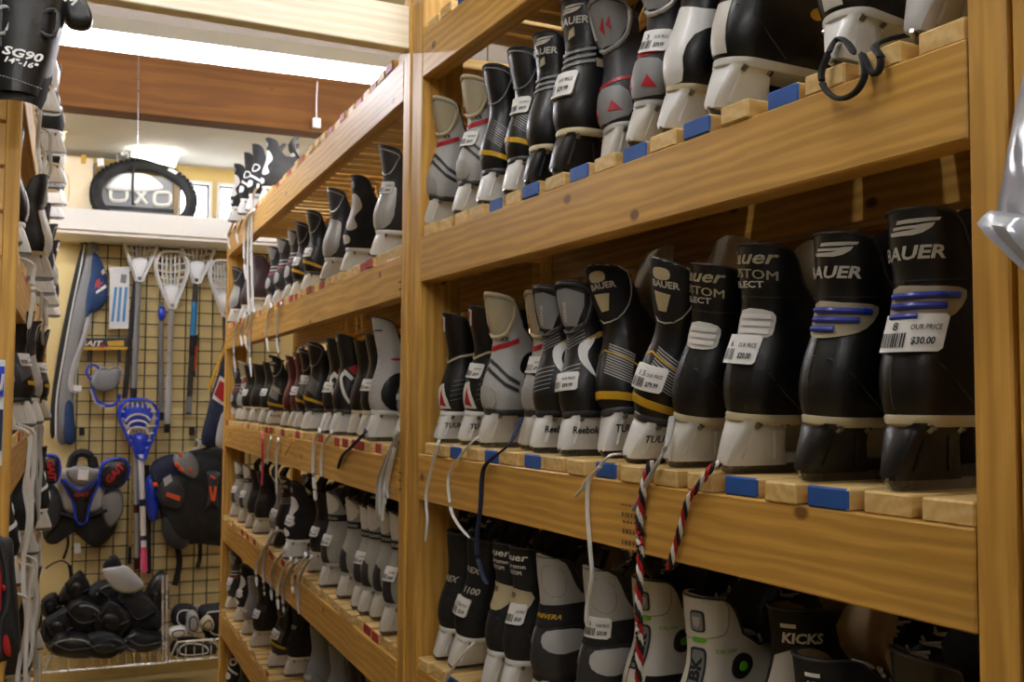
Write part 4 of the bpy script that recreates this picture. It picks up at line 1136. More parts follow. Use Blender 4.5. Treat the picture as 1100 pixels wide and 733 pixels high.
# goggles
t = BT('eye_goggles', 'grey wire goggles with blue strap on the grid', 'goggles', 112, 437, 5.32)
for c in ((100, 400, 7), (112, 404, 8), (124, 402, 7)):
    t.tube('lens_cage', [(c[0] + c[2] * math.cos(a), c[1] + 1.1 * c[2] * math.sin(a)) for a in [k * PI / 4 for k in range(8)]], .006, 'royal' if c[0] == 100 else 'silver', -.02, closed=True)
t.pil('padding', [(96, 408), (105, 396), (118, 398), (130, 396), (128, 412), (120, 420), (104, 420)], .03, 'grey')
t.tube('strap', [(98, 416), (104, 430), (114, 436), (124, 434), (129, 424)], .008, 'royal', -.01)
t.tube('strap_end', [(97, 418), (103, 433), (112, 437)], .006, 'lightgrey', -.02)

# lacrosse sticks
def stick(label, hx, hy, hw, tx, ty, ex, ey, hm, nm, shaft, d=5.31, wraps=()):
    t = BT('lacrosse_stick', label, 'lacrosse stick', ex, ey, d, 'lacrosse sticks on the wire grid')
    hl = ty - hy; w_ = hw / 2
    prof = [(0, 0), (.55, .02), (.9, .12), (1.0, .27), (.92, .42), (.68, .62), (.42, .80), (.26, .92), (.16, 1.0)]
    ax = lambda k: hx + (tx - hx) * k
    R_ = [(ax(b_) + a * w_, hy + b_ * hl) for a, b_ in prof]; L_ = [(ax(b_) - a * w_, hy + b_ * hl) for a, b_ in reversed(prof[1:])]
    t.tube('head_frame', R_ + L_, .007, hm, -.02, closed=True, n=8)
    t.tube('head_rim', [(a + 1.2, b_ + .6) for a, b_ in R_ + L_], .005, hm, -.045, closed=True, n=6)
    b = MB()
    for k in range(7):                            # net strings between the side walls
        f = .08 + .74 * k / 6
        wk = w_ * interp([(b_, a) for a, b_ in prof], f, 1)
        y = hy + f * hl; dz = .02 * math.sin(PI * f)
        b.tube([t.v(ax(f) - wk, y, -.03), t.v(ax(f), y + 2, .0 + dz), t.v(ax(f) + wk, y, -.03)], .0045, M[nm], 5)
    for k in range(5):
        q = -.66 + .33 * k
        b.tube([t.v(ax(.05) + q * w_ * .8, hy + .06 * hl, -.028), t.v(ax(.35) + q * w_ * .85, hy + .35 * hl, 0), t.v(ax(.85) + q * w_ * .3, hy + .85 * hl, -.01)], .0045, M[nm], 5)
    o = ob('net', b.build('net'), t.o); o['kind'] = 'stuff'
    # throat scoop plate
    t.pil('throat', [(ax(.6) - w_ * .5, hy + .62 * hl), (ax(.6) + w_ * .5, hy + .62 * hl), (tx + 2.4, ty), (tx - 2.4, ty)], .02, hm, -.005, n=2)
    t.tube('shaft', [(tx, ty - 4), ((tx + ex) / 2, (ty + ey) / 2), (ex, ey)], .013, shaft, -.02, n=8)
    for (k0, k1, m) in wraps:
        t.tube('grip_tape', [(tx + (ex - tx) * k0, ty + (ey - ty) * k0), (tx + (ex - tx) * k1, ty + (ey - ty) * k1)], .0145, m, -.02, n=8)
    return t
WHITEHEAD = 'white'
stick('white headed lacrosse stick with grey shaft, leftmost white head', 152, 241, 36, 149, 302, 143, 430, WHITEHEAD, 'white', 'grey', wraps=((.9, 1, 'softblack'),))
stick('white headed lacrosse stick with long silver shaft', 183, 271, 34, 184, 331, 179, 465, WHITEHEAD, 'white', 'silver', 5.29, wraps=((.93, 1, 'softblack'), (.55, .92, 'lightgrey')))
stick('white headed lacrosse stick with dark taped shaft', 213, 248, 36, 210, 304, 202, 446, WHITEHEAD, 'white', 'charcoal', wraps=((.15, .4, 'skyblue'), (.86, .98, 'grey'), (.4, .55, 'softblack')))
stick('white headed lacrosse stick beside the shelving end', 236, 280, 26, 241, 340, 244, 440, WHITEHEAD, 'lacewhite', 'charcoal', 5.3)
t = stick('blue headed lacrosse stick with white and pink shaft', 147, 429, 41, 151, 492, 155, 614, 'royal', 'lacewhite', 'white', 5.25, wraps=((.78, 1, 'pink'), (.36, .42, 'navy'), (.68, .72, 'navy')))
t.pil('pocket', [(147 + 17 * math.cos(a), 446 + 14 * math.sin(a)) for a in [k * PI / 5 for k in range(10)]] , .012, 'royal', -.012)
for k, y in enumerate((448, 455, 462)): t.tube('white_string', [(134 + k * 1.5, y + 5), (140, y - 1), (148, y - 3), (156, y - 1), (161 - k * 1.5, y + 4)], .006, 'lacewhite', -.03)
def shaft(label, x0, y0, x1, y1, m, d, wraps=(), r=.012):
    t = BT('lacrosse_shaft', label, 'lacrosse shaft', x1, y1, d, 'bare lacrosse shafts on the grid')
    t.tube('tube', [(x0, y0), ((x0 + x1) / 2, (y0 + y1) / 2), (x1, y1)], r, m, 0, n=8)
    for k0, k1, mm in wraps: t.tube('grip_tape', [(x0 + (x1 - x0) * k0, y0 + (y1 - y0) * k0), (x0 + (x1 - x0) * k1, y0 + (y1 - y0) * k1)], r * 1.12, mm, 0, n=8)
shaft('dark grey lacrosse shaft beside the goggles', 146, 300, 134, 428, 'charcoal', 5.34)
shaft('silver lacrosse shaft behind the second white head', 173, 325, 173, 452, 'grey', 5.34, ((.93, 1, 'softblack'),))
shaft('short dark lacrosse shaft with red tape', 210, 360, 207, 405, 'softblack', 5.34, ((.25, .85, 'orange'),))
shaft('thin yellow lacrosse shaft below the blue head', 143, 480, 139, 606, 'gold', 5.34, ((.85, 1, 'softblack'),), .007)
shaft('grey and maroon lacrosse shaft below the blue head', 146, 485, 147, 612, 'lightgrey', 5.33, ((.45, .52, 'maroon'), (.9, 1, 'maroon')))
shaft('black lacrosse shaft tip beside the pink grip', 158, 500, 160, 616, 'softblack', 5.35)
t = BT('lace_bundle', 'blue lace bundle hanging behind the second white head', 'lace', 174, 345, 5.33)
t.pil('knot', [(170, 331), (176, 330), (178, 338), (175, 344), (170, 342)], .03, 'royal')

# shoulder pads, left: blue trim
t = BT('shoulder_pads', 'black and grey shoulder pads with bright blue trim', 'shoulder pads', 88, 590, 5.33)
t.pil('lower_pad', [(47, 545), (70, 540), (108, 542), (126, 552), (122, 572), (104, 588), (92, 582), (76, 570), (60, 584), (47, 578)], .07, 'softblack')
t.pil('arm_pad', [(46, 522), (58, 520), (68, 540), (64, 562), (50, 575), (46, 560)], .10, 'charcoal')
t.pil('arm_pad', [(106, 532), (122, 523), (132, 532), (131, 552), (118, 566), (110, 556)], .10, 'grey')
t.pil('chest_base', [(64, 508), (84, 502), (110, 506), (112, 545), (90, 552), (66, 547)], .10, 'lightgrey')
t.tube('belly_band', [(64, 549), (88, 554), (114, 546)], .02, 'charcoal', -.09, flat=.4)
cp = [(67, 513), (76, 520), (86, 525), (96, 520), (106, 513), (100, 528), (95, 542), (92, 557), (86, 560), (82, 555), (80, 540), (73, 526)]
t.pil('chest_plate', cp, .035, 'black', -.095)
t.tube('chest_trim', cp, .008, 'royal', -.112, closed=True)
t.text('chest_lettering', 'GAIT', 79, 531, .022, 'red', -.136, width=.07)
t.pil('collar', [(71, 506), (78, 500), (88, 499), (100, 502), (105, 508), (98, 516), (87, 520), (77, 515)], .03, 'grey', -.10)
t.tube('neck_ring', [(76, 502), (80, 490), (88, 486), (97, 490), (101, 502)], .022, 'softblack', -.05)
t.flat('paper_tag', [(84, 502), (95, 503), (94, 514), (83, 513)], .004, 'tagwhite', -.135)
lc = [(47, 491), (56, 488), (62, 492), (64, 505), (60, 516), (50, 518), (46, 514)]
t.pil('shoulder_cap', lc, .06, 'black', -.08); t.tube('cap_trim', lc, .009, 'royal', -.10, closed=True)
t.text('cap_lettering', 'GAIT', 51, 492, .045, 'red', -.146, rot=-PI / 2 + .1, width=.10)
rc = [(110, 498), (122, 492), (132, 493), (137, 502), (133, 515), (122, 523), (110, 522), (107, 514)]
t.pil('shoulder_cap', rc, .06, 'black', -.08); t.tube('cap_trim', rc, .009, 'royal', -.10, closed=True)
t.text('cap_lettering', 'GAIT', 116, 518, .045, 'red', -.146, rot=.85, width=.11)
t.tube('strap', [(72, 570), (73, 585), (68, 600)], .006, 'softblack', -.02, flat=.4)
t.flat('hang_tag', [(79, 582), (86, 582), (87, 592), (80, 593)], .004, 'tagwhite', -.06)
# pads, right: black with orange
t = BT('body_pads', 'bulky black shoulder pads with orange accents by shelving', 'shoulder pads', 200, 600, 5.33)
t.pil('blue_lining', [(157, 514), (166, 512), (170, 540), (168, 558), (160, 558), (156, 540)], .08, 'royal')
t.pil('torso', [(172, 500), (196, 486), (222, 482), (246, 488), (248, 560), (244, 584), (215, 583), (188, 582), (174, 560), (168, 530)], .14, 'softblack')
t.pil('shoulder_cap', [(160, 500), (172, 490), (188, 488), (190, 505), (178, 520), (164, 518)], .08, 'navy', -.06)
t.pil('upper_arm', [(168, 520), (180, 508), (194, 514), (196, 535), (190, 545), (174, 542), (167, 532)], .07, 'charcoal', -.10)
t.pil('plate', [(184, 488), (200, 484), (210, 498), (207, 512), (194, 508), (186, 500)], .05, 'grey', -.12)
for (a, b_) in ((186, 497), (191, 502), (200, 503), (190, 487), (164, 518)): t.pil('orange_insert', [(a - 2, b_ - 2), (a + 2, b_ - 2), (a + 3, b_ + 2), (a - 1, b_ + 2)], .02, 'orange', -.155, 2)
t.flat('orange_band', [(176, 526), (190, 530), (189, 535), (175, 530)], .006, 'orange', -.172)
t.flat('white_patch', [(172, 512), (180, 507), (182, 514), (174, 520)], .006, 'lightgrey', -.165)
t.pil('side_cross', [(218, 505), (232, 506), (229, 525), (232, 546), (224, 540), (216, 546), (220, 525)], .03, 'charcoal', -.13)
for a in ((222, 509, 226, 512), (221, 520, 224, 535), (227, 520, 225, 535)): t.tube('orange_line', [(a[0], a[1]), (a[2], a[3])], .006, 'orange', -.165)
t.pil('thigh_flap', [(174, 552), (190, 545), (204, 550), (204, 575), (195, 588), (180, 584), (173, 570)], .06, 'charcoal', -.06)
t.tube('strap', [(190, 585), (192, 605), (187, 628)], .014, 'softblack', -.03, flat=.4)
t.tube('strap', [(214, 582), (214, 598), (211, 610)], .010, 'softblack', -.03, flat=.4)
t.tube('hanger', [(205, 484), (212, 480), (213, 474), (209, 472)], .006, 'white', -.04)
t.tube('hanger_bar', [(212, 484), (224, 480), (238, 476)], .006, 'softblack', -.05)
# jacket
t = BT('hanging_jacket', 'navy jacket with red and white chevron by the shelving', 'jacket', 230, 478, 5.2)
t.pil('body', [(240, 366), (252, 370), (254, 478), (236, 480), (216, 477), (221, 448), (228, 420), (236, 395)], .07, 'navy')
t.flat('white_stripe', [(234, 404), (246, 412), (246, 438), (238, 436), (226, 428), (227, 424)], .004, 'white', -.069)
t.flat('red_patch', [(234, 409), (246, 416), (246, 434), (237, 432), (228, 424)], .004, 'red', -.073)
t.pil('grey_side', [(235, 445), (246, 440), (248, 478), (230, 478)], .03, 'lightgrey', -.05)
t.tube('yellow_strap', [(243, 362), (238, 378), (230, 398), (224, 412), (223, 420)], .007, 'yellow', -.075)

# wire baskets hung at the foot of the grid
def basket(label, x0, x1, d0=5.06, d1=5.36):
    t = BT('wire_basket', label, 'basket', (x0[0] + x1[0]) / 2, 722, d0, 'wire baskets under the grid')
    bl, br = t.v(*x0), t.v(*x1); tl = bl + Vector((.035, 0, .085)); tr = br + Vector((0, 0, .085))
    dy = Vector((0, d1 - d0, 0))
    def rod(name, pts, r=.004):
        b = MB(); b.tube(pts, r, M['chrome'], 6); ob(name, b.build(name), t.o)
    rod('top_rail', [tl, tr], .005); rod('bottom_rail', [bl, br], .006)
    for P_ in ((bl, tl), (br, tr)): rod('end_rod', [P_[0], P_[1]], .004); rod('side_rail', [P_[0], P_[0] + dy]); rod('side_rail', [P_[1], P_[1] + dy + Vector((0, 0, .10))])
    rod('back_rail', [bl + dy, br + dy]); rod('back_rail', [tl + dy + Vector((0, 0, .10)), tr + dy + Vector((0, 0, .10))])
    n = max(5, int((br.x - bl.x) / .034))
    q = (tl - bl); b = MB(); b.tube([(0, 0, 0), (0, 0, .085)], .0028, M['chrome'], 6); rm = b.build('upright_wire')
    b = MB(); b.tube([(0, 0, 0), tuple(dy)], .0028, M['chrome'], 6); fm = b.build('floor_wire')
    for k in range(1, n):
        f = k / n; p0 = bl + (br - bl) * f
        if p0.x > tl.x: ob('upright_wire', rm, t.o, p0)
        ob('floor_wire', fm, t.o, p0)
        if k % 1 == 0:
            b = None
    b = MB(); b.tube([(0, 0, 0), (0, 0, .185)], .0028, M['chrome'], 6); bm_ = b.build('back_wire')
    for k in range(n + 1): ob('back_wire', bm_, t.o, bl + (br - bl) * (k / n) + dy)
    return t, bl, br
t1, _, _ = basket('chrome wire basket holding black pads', (46, 723), (178, 712))
for a in (175, 179):
    t1.tube('divider_post', [(a, 618), (a, 690), (a, 712)], .006, 'chrome', .0)
basket('chrome wire basket with grey and white pads', (181, 711), (262, 704))
# black pads heaped in the left basket
random.seed(3)
PADL = ['black pad at the left end of the basket heap', 'black pad left of centre in the basket heap', 'black pad in the middle of the basket heap',
        'black pad right of centre in the basket heap', 'upright black pad against the chrome divider posts', 'black pad along the front left of the basket',
        'black pad along the front middle of the basket', 'black pad along the front right of the basket', 'black pad on the heap top below the loose strap',
        'black pad directly under the pale grey plate', 'small black pad at the upper left corner of heap']
for i, (px, py, rx, ry, rot, dpt, d) in enumerate(((62, 672, 20, 22, .3, .10, 5.20), (90, 660, 26, 20, -.4, .12, 5.22), (118, 665, 24, 24, .5, .10, 5.18), (148, 655, 22, 30, -.3, .10, 5.22), (165, 648, 14, 38, .2, .08, 5.24),
                                                  (78, 690, 30, 12, .1, .12, 5.14), (112, 690, 30, 13, -.1, .12, 5.14), (152, 686, 26, 14, .15, .10, 5.14), (82, 632, 16, 22, .6, .08, 5.26), (125, 636, 30, 16, -.2, .09, 5.24), (55, 650, 12, 14, .2, .06, 5.25))):
    t = BT('protective_pad', PADL[i], 'pad', px, py + ry, d, 'black pads heaped in the basket')
    rad = [random.uniform(.72, 1.2) for _ in range(9)]
    pts = [(px + q * (rx * math.cos(a) * math.cos(rot) - ry * math.sin(a) * math.sin(rot)), py + q * (rx * math.cos(a) * math.sin(rot) + ry * math.sin(a) * math.cos(rot))) for q, a in zip(rad, [k * 2 * PI / 9 for k in range(9)])]
    t.pil('shell', pts, dpt, ('softblack', 'black', 'black')[i % 3], n=2)
    a0 = random.uniform(0, 6)
    t.tube('rim_piping', [(px + .7 * rx * math.cos(a0 + k * .45), py + .7 * ry * math.sin(a0 + k * .45)) for k in range(6)], .005, ('charcoal', 'grey')[i % 2], -dpt * .95)
    t.tube('strap', [(px - rx * .7, py - ry * .4), (px - rx * .1, py + ry * .2), (px + rx * .8, py - ry * .1)], .013, 'softblack', -dpt * 1.0, flat=.4)
    if i % 2 == 0: t.pil('inner_cup', [(px + .4 * rx * math.cos(a), py + .45 * ry * math.sin(a)) for a in [k * PI / 3 + a0 for k in range(6)]], .03, 'black', -dpt * .9)
t = BT('loose_strap', 'black strap sticking up from the heaped pads', 'strap', 76, 640, 5.25)
t.tube('strap', [(76, 640), (76, 612), (68, 603), (58, 605), (49, 611)], .009, 'softblack', flat=.4)
t = BT('visor_plate', 'pale grey curved plate on top of the black pads', 'plate', 132, 640, 5.12)
t.pil('plate', [(110, 612), (122, 608), (136, 608), (147, 618), (155, 629), (146, 636), (132, 637), (119, 630)], .03, 'lightgrey')
t.pil('black_peak', [(110, 610), (116, 600), (124, 596), (131, 606), (130, 612), (120, 613)], .03, 'softblack', .01)
# right basket contents
for i, (nm, lab, cat, m, pts, d) in enumerate((
        ('shin_pad', 'silver grey shin pad standing in the right basket', 'pad', 'silver', [(200, 660), (206, 655), (212, 660), (213, 674), (207, 680), (200, 676)], 5.15),
        ('knee_pad', 'beige and black knee pad in the right basket', 'pad', 'cream', [(214, 668), (223, 660), (229, 668), (226, 676), (216, 674)], 5.17),
        ('elbow_pad', 'black elbow pad with white edge in the right basket', 'pad', 'softblack', [(186, 652), (198, 648), (210, 652), (212, 668), (196, 676), (184, 668)], 5.22),
        ('elbow_pad', 'black pad behind the beige knee pad', 'pad', 'softblack', [(212, 654), (228, 648), (246, 650), (246, 684), (222, 686)], 5.24),
        ('jersey_roll', 'pale rolled cloth lying in the right basket', 'cloth', 'offwhite', [(182, 674), (198, 672), (200, 680), (190, 684), (181, 682)], 5.14),
        ('glove', 'black and white glove at the front of the right basket', 'glove', 'softblack', [(184, 690), (200, 684), (226, 688), (232, 700), (204, 704), (184, 702)], 5.14))):
    t = BT(nm, lab, cat, pts[0][0], max(p_[1] for p_ in pts), d)
    t.pil('shell', pts, .07, m)
    cx, cy = sum(p_[0] for p_ in pts) / len(pts), sum(p_[1] for p_ in pts) / len(pts)
    t.tube('trim', [(cx + .6 * (a - cx), cy + .6 * (b_ - cy)) for a, b_ in pts], .004, 'white' if m == 'softblack' else 'charcoal', -.066, closed=True)
    if nm == 'glove': t.tube('ring', [(228 + 6 * math.cos(a), 692 + 6 * math.sin(a)) for a in [k * PI / 4 for k in range(8)]], .004, 'beige', -.05, closed=True)

# ================================================================ on and above the ledge
t = BT('cardboard_box', 'pale cardboard box standing on the white ledge', 'box', 78, 232, 5.30)
c = MB(); x0, z1 = t.p(50, 168); x1, _ = t.p(100, 168); c.box(((x0 + x1) / 2, .03, z1 / 2), (x1 - x0, .14, z1), M['cardboard']); ob('carton', c.build('carton', False), t.o)
t.tube('print_frame', [(62, 190), (73, 190), (73, 217), (62, 217)], .0015, 'gold', -.041, 4, closed=True)
t.flat('tape', [(87, 168), (93, 168), (92, 178), (87, 178)], .002, 'yellow', -.041)
# tyre leaning back on the ledge
t = thing('bicycle_tyre', 'black bicycle tyre leaning on the white ledge', 'tyre', room(bk(155, 212, 5.22)[0], 5.22, bk(155, 212, 5.22)[1]), -TH)
Rr = (bk(206, 215, 5.22)[0] - bk(104, 215, 5.22)[0]) / 2
b = MB(); ringsT = []
for i in range(49):
    a = 2 * PI * i / 48; ringsT.append([((Rr + .026 * math.cos(q)) * math.cos(a), .026 * math.sin(q), (Rr + .026 * math.cos(q)) * math.sin(a)) for q in [k * 2 * PI / 12 for k in range(12)]])
b.rings(ringsT, M['rubber'], cap=False)
ob('carcass', b.build('carcass'), t, rot=(math.radians(-34), 0, 0))
b = MB(); b.box((0, 0, 0), (.016, .012, .010), M['rubber']); km = b.build('tread_knob', False)
for i in range(56):
    a = 2 * PI * i / 56
    for s in (-1, 1):
        p = Vector(((Rr + .024) * math.cos(a), s * .012, (Rr + .024) * math.sin(a)))
        q = Euler((math.radians(-34), 0, 0)).to_matrix() @ p
        ob('tread_knob', km, t, q, (Euler((math.radians(-34), 0, 0)).to_matrix() @ Euler((0, PI / 2 - a, 0)).to_matrix()).to_euler())
b = MB(); b.box((Rr * .62, -.03, Rr * .76), (.045, .004, .02), M['tagwhite'], (0, .6, 0)); ob('label_band', b.build('label_band', False), t, rot=(math.radians(-34), 0, 0))
# grey display case inside the tyre
t = BT('display_case', 'grey display case with white dome seen through the tyre', 'case', 148, 236, 5.36)
t.flat('case', [(106, 186), (187, 192), (187, 236), (106, 236)], .05, 'grey', .03)
t.flat('dark_band', [(108, 221), (186, 226), (186, 230), (108, 225)], .004, 'ink', -.021)
t.pil('dome', [(115, 205), (118, 195), (130, 188), (150, 187), (165, 192), (175, 204), (150, 207)], .02, 'white', -.02)
for cx_ in (127, 174):
    t.tube('round_mark', [(cx_ + 9 * math.copysign(abs(math.cos(a)) ** .6, math.cos(a)), 210 + (cx_ - 127) * .1 + 7 * math.copysign(abs(math.sin(a)) ** .6, math.sin(a))) for a in [k * PI / 6 for k in range(12)]], .010, 'offwhite', -.024, closed=True)
for a in ((145, 205, 157, 220), (157, 205, 145, 220)): t.tube('cross_mark', [(a[0], a[1]), (a[2], a[3])], .010, 'offwhite', -.024)
t.tube('pin', [(143, 181), (142, 200), (142, 222)], .005, 'ink', -.05)
t.flat('dark_frame', [(186, 190), (190, 192), (190, 238), (186, 238)], .05, 'kraft', .0)
# lit lamp on wires above the tyre
LAMPM = mat('lit lamp diffuser', 'fffaf0', 0.4, emit=13.0)
t = BT('hanging_lamp', 'bright white hanging lamp above the bicycle tyre', 'lamp', 168, 178, 5.12)
pts = [(141, 167), (147, 149), (156, 145), (180, 145), (193, 152), (195, 160), (188, 179), (172, 175), (156, 170)]
b = MB(); P_ = [t.p(*q) for q in pts]; b.rings([[(a, .02, c_) for a, c_ in P_], [(a, -.03, c_) for a, c_ in P_]], LAMPM); ob('diffuser', b.build('diffuser', False), t.o)
t.flat('bracket', [(162, 141), (179, 142), (178, 148), (161, 147)], .04, 'kraft', .01)
t.tube('wire', [(171, 142), (171, 100), (171, 60)], .0022, 'steel')
for i, (a, y0, y1) in enumerate(((149, 60, 160), (134, 118, 165))):
    t = BT('ceiling_wire', 'thin wire hanging %s' % ('from the brown beam left of the lamp' if i == 0 else 'from the soffit above the tyre top'), 'wire', a, y1, 5.1 if i else 4.35, None)
    t.tube('wire', [(a, y0), (a - .5, (y0 + y1) / 2), (a - 1, y1)], .002, 'steel')
    t.tube('end_hook', [(a - 1, y1), (a + 3, y1 + 1), (a + 3, y1 + 5), (a - 1, y1 + 5)], .003, 'steel')
for i, (a, b_) in enumerate(((133, 164), (108, 176))):
    t = BT('clip_light', 'small white clip light %s' % ('above the tyre' if i == 0 else 'between the box and the tyre'), 'light', a, b_, 5.25)
    t.flat('head', [(a - 4, b_ - 4), (a + 3, b_ - 5), (a + 4, b_ + 3), (a - 3, b_ + 4)], .03, 'white')
    t.tube('arm', [(a - 4, b_), (a - 7, b_ + 2), (a - 7, b_ + 10)], .004, 'grey')
t = BT('ceiling_cable', 'black cable running along the soffit to the right', 'cable', 195, 160, 5.2)
t.tube('cable', [(193, 161), (215, 164), (250, 167), (290, 170)], .003, 'ink')
# pipe, socket and cord by the top shelf
t = BT('conduit_pipe', 'grey vertical conduit pipe rising behind the top far shelf', 'pipe', 318, 190, 4.72)
t.tube('pipe', [(318, 200), (319, 160), (320, 124)], .011, 'lightgrey', n=10)
t.tube('branch', [(319, 152), (326, 153), (333, 155)], .009, 'lightgrey', n=8)
t = BT('socket_box', 'small white socket box hanging on its cord at the beam', 'socket', 339, 136, 4.38)
t.flat('box', [(335, 128), (343, 129), (343, 139), (335, 138)], .03, 'offwhite')
t.tube('cord', [(340, 128), (340, 108), (341, 88)], .003, 'offwhite')

# ================================================================ things hanging on the grooved panel
FD = 1.86
t = BT('shin_guard', 'glossy black shin guard hanging on the grooved panel', 'shin guard', 30, 112, FD - .06)
def curved(t, name, rows, m, bulge, thick=.004, y0=0.0):
    """shell through rows of (left px, right px, py), arched toward the viewer"""
    b = MB(); A = []; Bk = []
    for (l, r, y) in rows:
        ra = []; rb = []
        for k in range(13):
            f = k / 12; px = l + (r - l) * f; h = bulge * (1 - (2 * f - 1) ** 2) ** .5 if 0 < f < 1 else 0
            yy = y + (rows[0][2] * 0)
            ra.append(t.v(px, yy + 6 * f, y0 - h)); rb.append(t.v(px, yy + 6 * f, y0 - h + thick))
        A.append(ra + rb[::-1])
    b.rings(A, M[m], True)
    o = ob(name, b.build(name), t.o); return o
curved(t, 'shell', [(-22, 74, -30), (-22, 72, -5), (-20, 68, 25), (-18, 60, 60), (-14, 52, 85), (-12, 46, 104)], 'black', .055)
curved(t, 'liner', [(-18, 68, -20), (-16, 60, 50), (-12, 50, 100), (-10, 44, 112)], 'softblack', .047)
t.pil('calf_wing', [(66, -20), (84, -14), (95, 2), (100, 18), (96, 28), (84, 29), (72, 24), (66, 6)], .02, 'black', .02)
t.tube('buckle', [(0, 22), (11, 20), (13, 32), (7, 46), (-3, 44)], .003, 'silver', -.05, closed=True)
t.tube('strap', [(6, -20), (5, 15), (2, 60)], .012, 'charcoal', -.046, flat=.3)
t.tube('knee_crease', [(40, 34), (50, 22), (62, 24), (58, 48), (44, 44)], .004, 'charcoal', -.044, closed=True)
t.text('size_lettering', 'SG90', 4, 69.5, .0185, 'tagwhite', -.0615, rot=-.13, width=.058)
t.text('size_range', '14"-16"', 5, 77.5, .012, 'tagwhite', -.0615, rot=-.15, width=.050)
t.text('brand_lettering', 'CCM', 47, 3, .018, 'tagwhite', -.058, rot=-.4, width=.05)
b = MB()
for k in range(14):
    f = k / 13; px = 2 + 42 * f
    b.tube([t.v(px, 92 + 11 * f, -.058 + .014 * f * f), t.v(px + 1.8, 92.5 + 11 * f, -.058 + .014 * f * f)], .0007, M['print'], 4)
o = ob('stitching', b.build('stitching'), t.o); o['kind'] = 'stuff'
t = BT('neck_guard', 'black curved pad with red lining low on grooved panel', 'pad', 8, 706, FD - .05)
t.pil('shell', [(-14, 580), (4, 576), (14, 580), (16, 610), (20, 650), (23, 690), (18, 702), (4, 708), (-12, 700)], .05, 'softblack')
t.flat('red_lining', [(-6, 590), (1, 588), (4, 620), (3, 650), (-6, 650)], .006, 'red', -.05)
t.pil('red_edge', [(6, 668), (10, 672), (14, 690), (13, 699), (7, 696), (4, 684)], .012, 'red', -.038, 2)
t.pil('snap', [(4, 623), (8, 623), (9, 627), (5, 629)], .012, 'red', -.046, 2)
t.tube('binding', [(2, 578), (8, 600), (10, 640), (3, 665), (1, 700)], .004, 'charcoal', -.05)
t = BT('tape_pack', 'blue and white hanging package on the grooved panel edge', 'package', 0, 505, FD - .03)
t.flat('card', [(-14, 386), (6, 387), (2, 500), (-18, 500)], .008, 'white')
t.flat('blue_sleeve', [(-14, 394), (5.5, 394), (4, 426), (-14, 426)], .008, 'royal', -.006)
t.flat('dark_sleeve', [(-14, 440), (4, 440), (2, 484), (-14, 484)], .008, 'navy', -.006)
t.tube('white_zigzag', [(-3, 400), (1, 420), (4, 402)], .002, 'white', -.016)

# ================================================================ plastic bag by the right post
PLAST = mat('clear grey plastic', 'aeb4c0', 0.18, var=0.25, scale=30, bump=0.8, alpha=0.82, coat=0.5)
M['plastic'] = PLAST
t = thing('plastic_bag', 'crumpled clear grey plastic bag hanging on the right post', 'bag', tuple(nearX(1075, 290, .71)), 0)
org = nearX(1075, 290, .71)
random.seed(9)
def bagpt(px, py, x): p = nearX(px, py, x); return p - org
b = MB(); Rg = []
rows = [(1101, 1180, 70), (1096, 1180, 95), (1090, 1180, 120), (1086, 1180, 142), (1081, 1180, 165), (1078, 1180, 190), (1073, 1180, 212), (1070, 1178, 235), (1066, 1170, 252)]
for (l, r, y) in rows:
    fr = []; bkp = []
    for k in range(15):
        f = k / 14; h = .022 * math.sin(PI * f) + random.uniform(-.004, .004) * (0 < k < 14)
        fr.append(bagpt(l + (r - l) * f, y + random.uniform(-2, 2), .712 - h)); bkp.append(bagpt(l + (r - l) * f, y, .722 + .01 * math.sin(PI * f)))
    Rg.append(fr + bkp[::-1])
b.rings(Rg, PLAST); ob('bag_body', b.build('bag_body'), t)
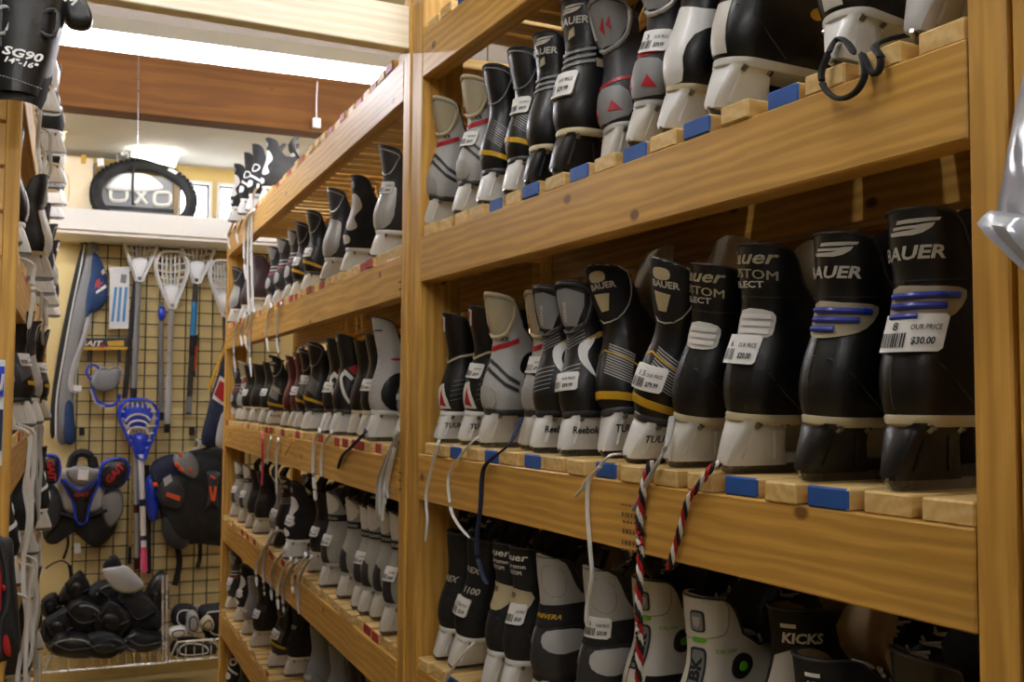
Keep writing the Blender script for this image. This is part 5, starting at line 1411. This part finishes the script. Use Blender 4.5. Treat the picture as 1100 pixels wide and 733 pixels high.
b = MB(); Rg = []
for (l, r, y, q) in ((1064, 1180, 226, .70), (1056, 1178, 232, .694), (1049, 1172, 240, .69), (1058, 1174, 252, .69), (1075, 1178, 268, .692), (1098, 1184, 290, .695)):
    fr = [bagpt(l + (r - l) * k / 8, y + 14 * (k / 8), q + .003 * math.sin(k * 2.1)) for k in range(9)]
    bb = [p_ + Vector((.0015, 0, 0)) for p_ in fr]
    Rg.append(fr + bb[::-1])
b.rings(Rg, PLAST); ob('bag_flap', b.build('bag_flap'), t)

# ================================================================ marks on the timber
INKF = mat('faded stamp ink', '6b5130', 0.8)
M['stamp'] = INKF
st = thing('lumber_stamp', 'faded ink grading stamp on the middle near rail', 'stamp', tuple(nearX(672, 600, .7485)), 0)
o0 = nearX(672, 600, .7485)
b = MB(); random.seed(2)
for r_, y in enumerate((541, 550, 559, 568, 580, 589)):
    x = 669 - random.random() * 2
    while x < 693:
        w_ = random.choice((1.5, 2, 3)); h = 5 if r_ in (1, 3, 4) else 2.5
        q = [nearX(a, y + (a - 669) * .17 + dy, .7485) - o0 for a, dy in ((x, 0), (x + w_, 0), (x + w_, h), (x, h))]
        b.add(q, [(0, 1, 2, 3)], INKF); x += w_ + random.choice((1, 1.5))
o = ob('ink_rows', b.build('ink_rows', False), st); o['kind'] = 'stuff'
st = thing('stamp_letter', 'dark stamped letter G on the middle near rail', 'stamp', tuple(nearX(731, 576, .7485)), 0)
b = MB(); flat_text(b, 'G', (0, 0, 0), (0, -1, .0), (0, 0, 1), .012, M['ink'], .0); ob('letter', b.build('letter', False), st)
# staples on the divider post
for i, y in enumerate((508, 516, 526, 303, 311)):
    p = farU(429.5, y, -.001); q = FAR0 + RY * p[0] + RX * -.001
    t = thing('staple', 'small dark staple in the divider post, %s from the top' % ORD[(i - 2) if i > 2 else i + 3], 'staple', (q.x, q.y, p[1]), -TH, 'staples in the divider post')
    b = MB(); b.box((0, 0, 0), (.002, .012, .002), M['ink']); ob('wire', b.build('wire', False), t)
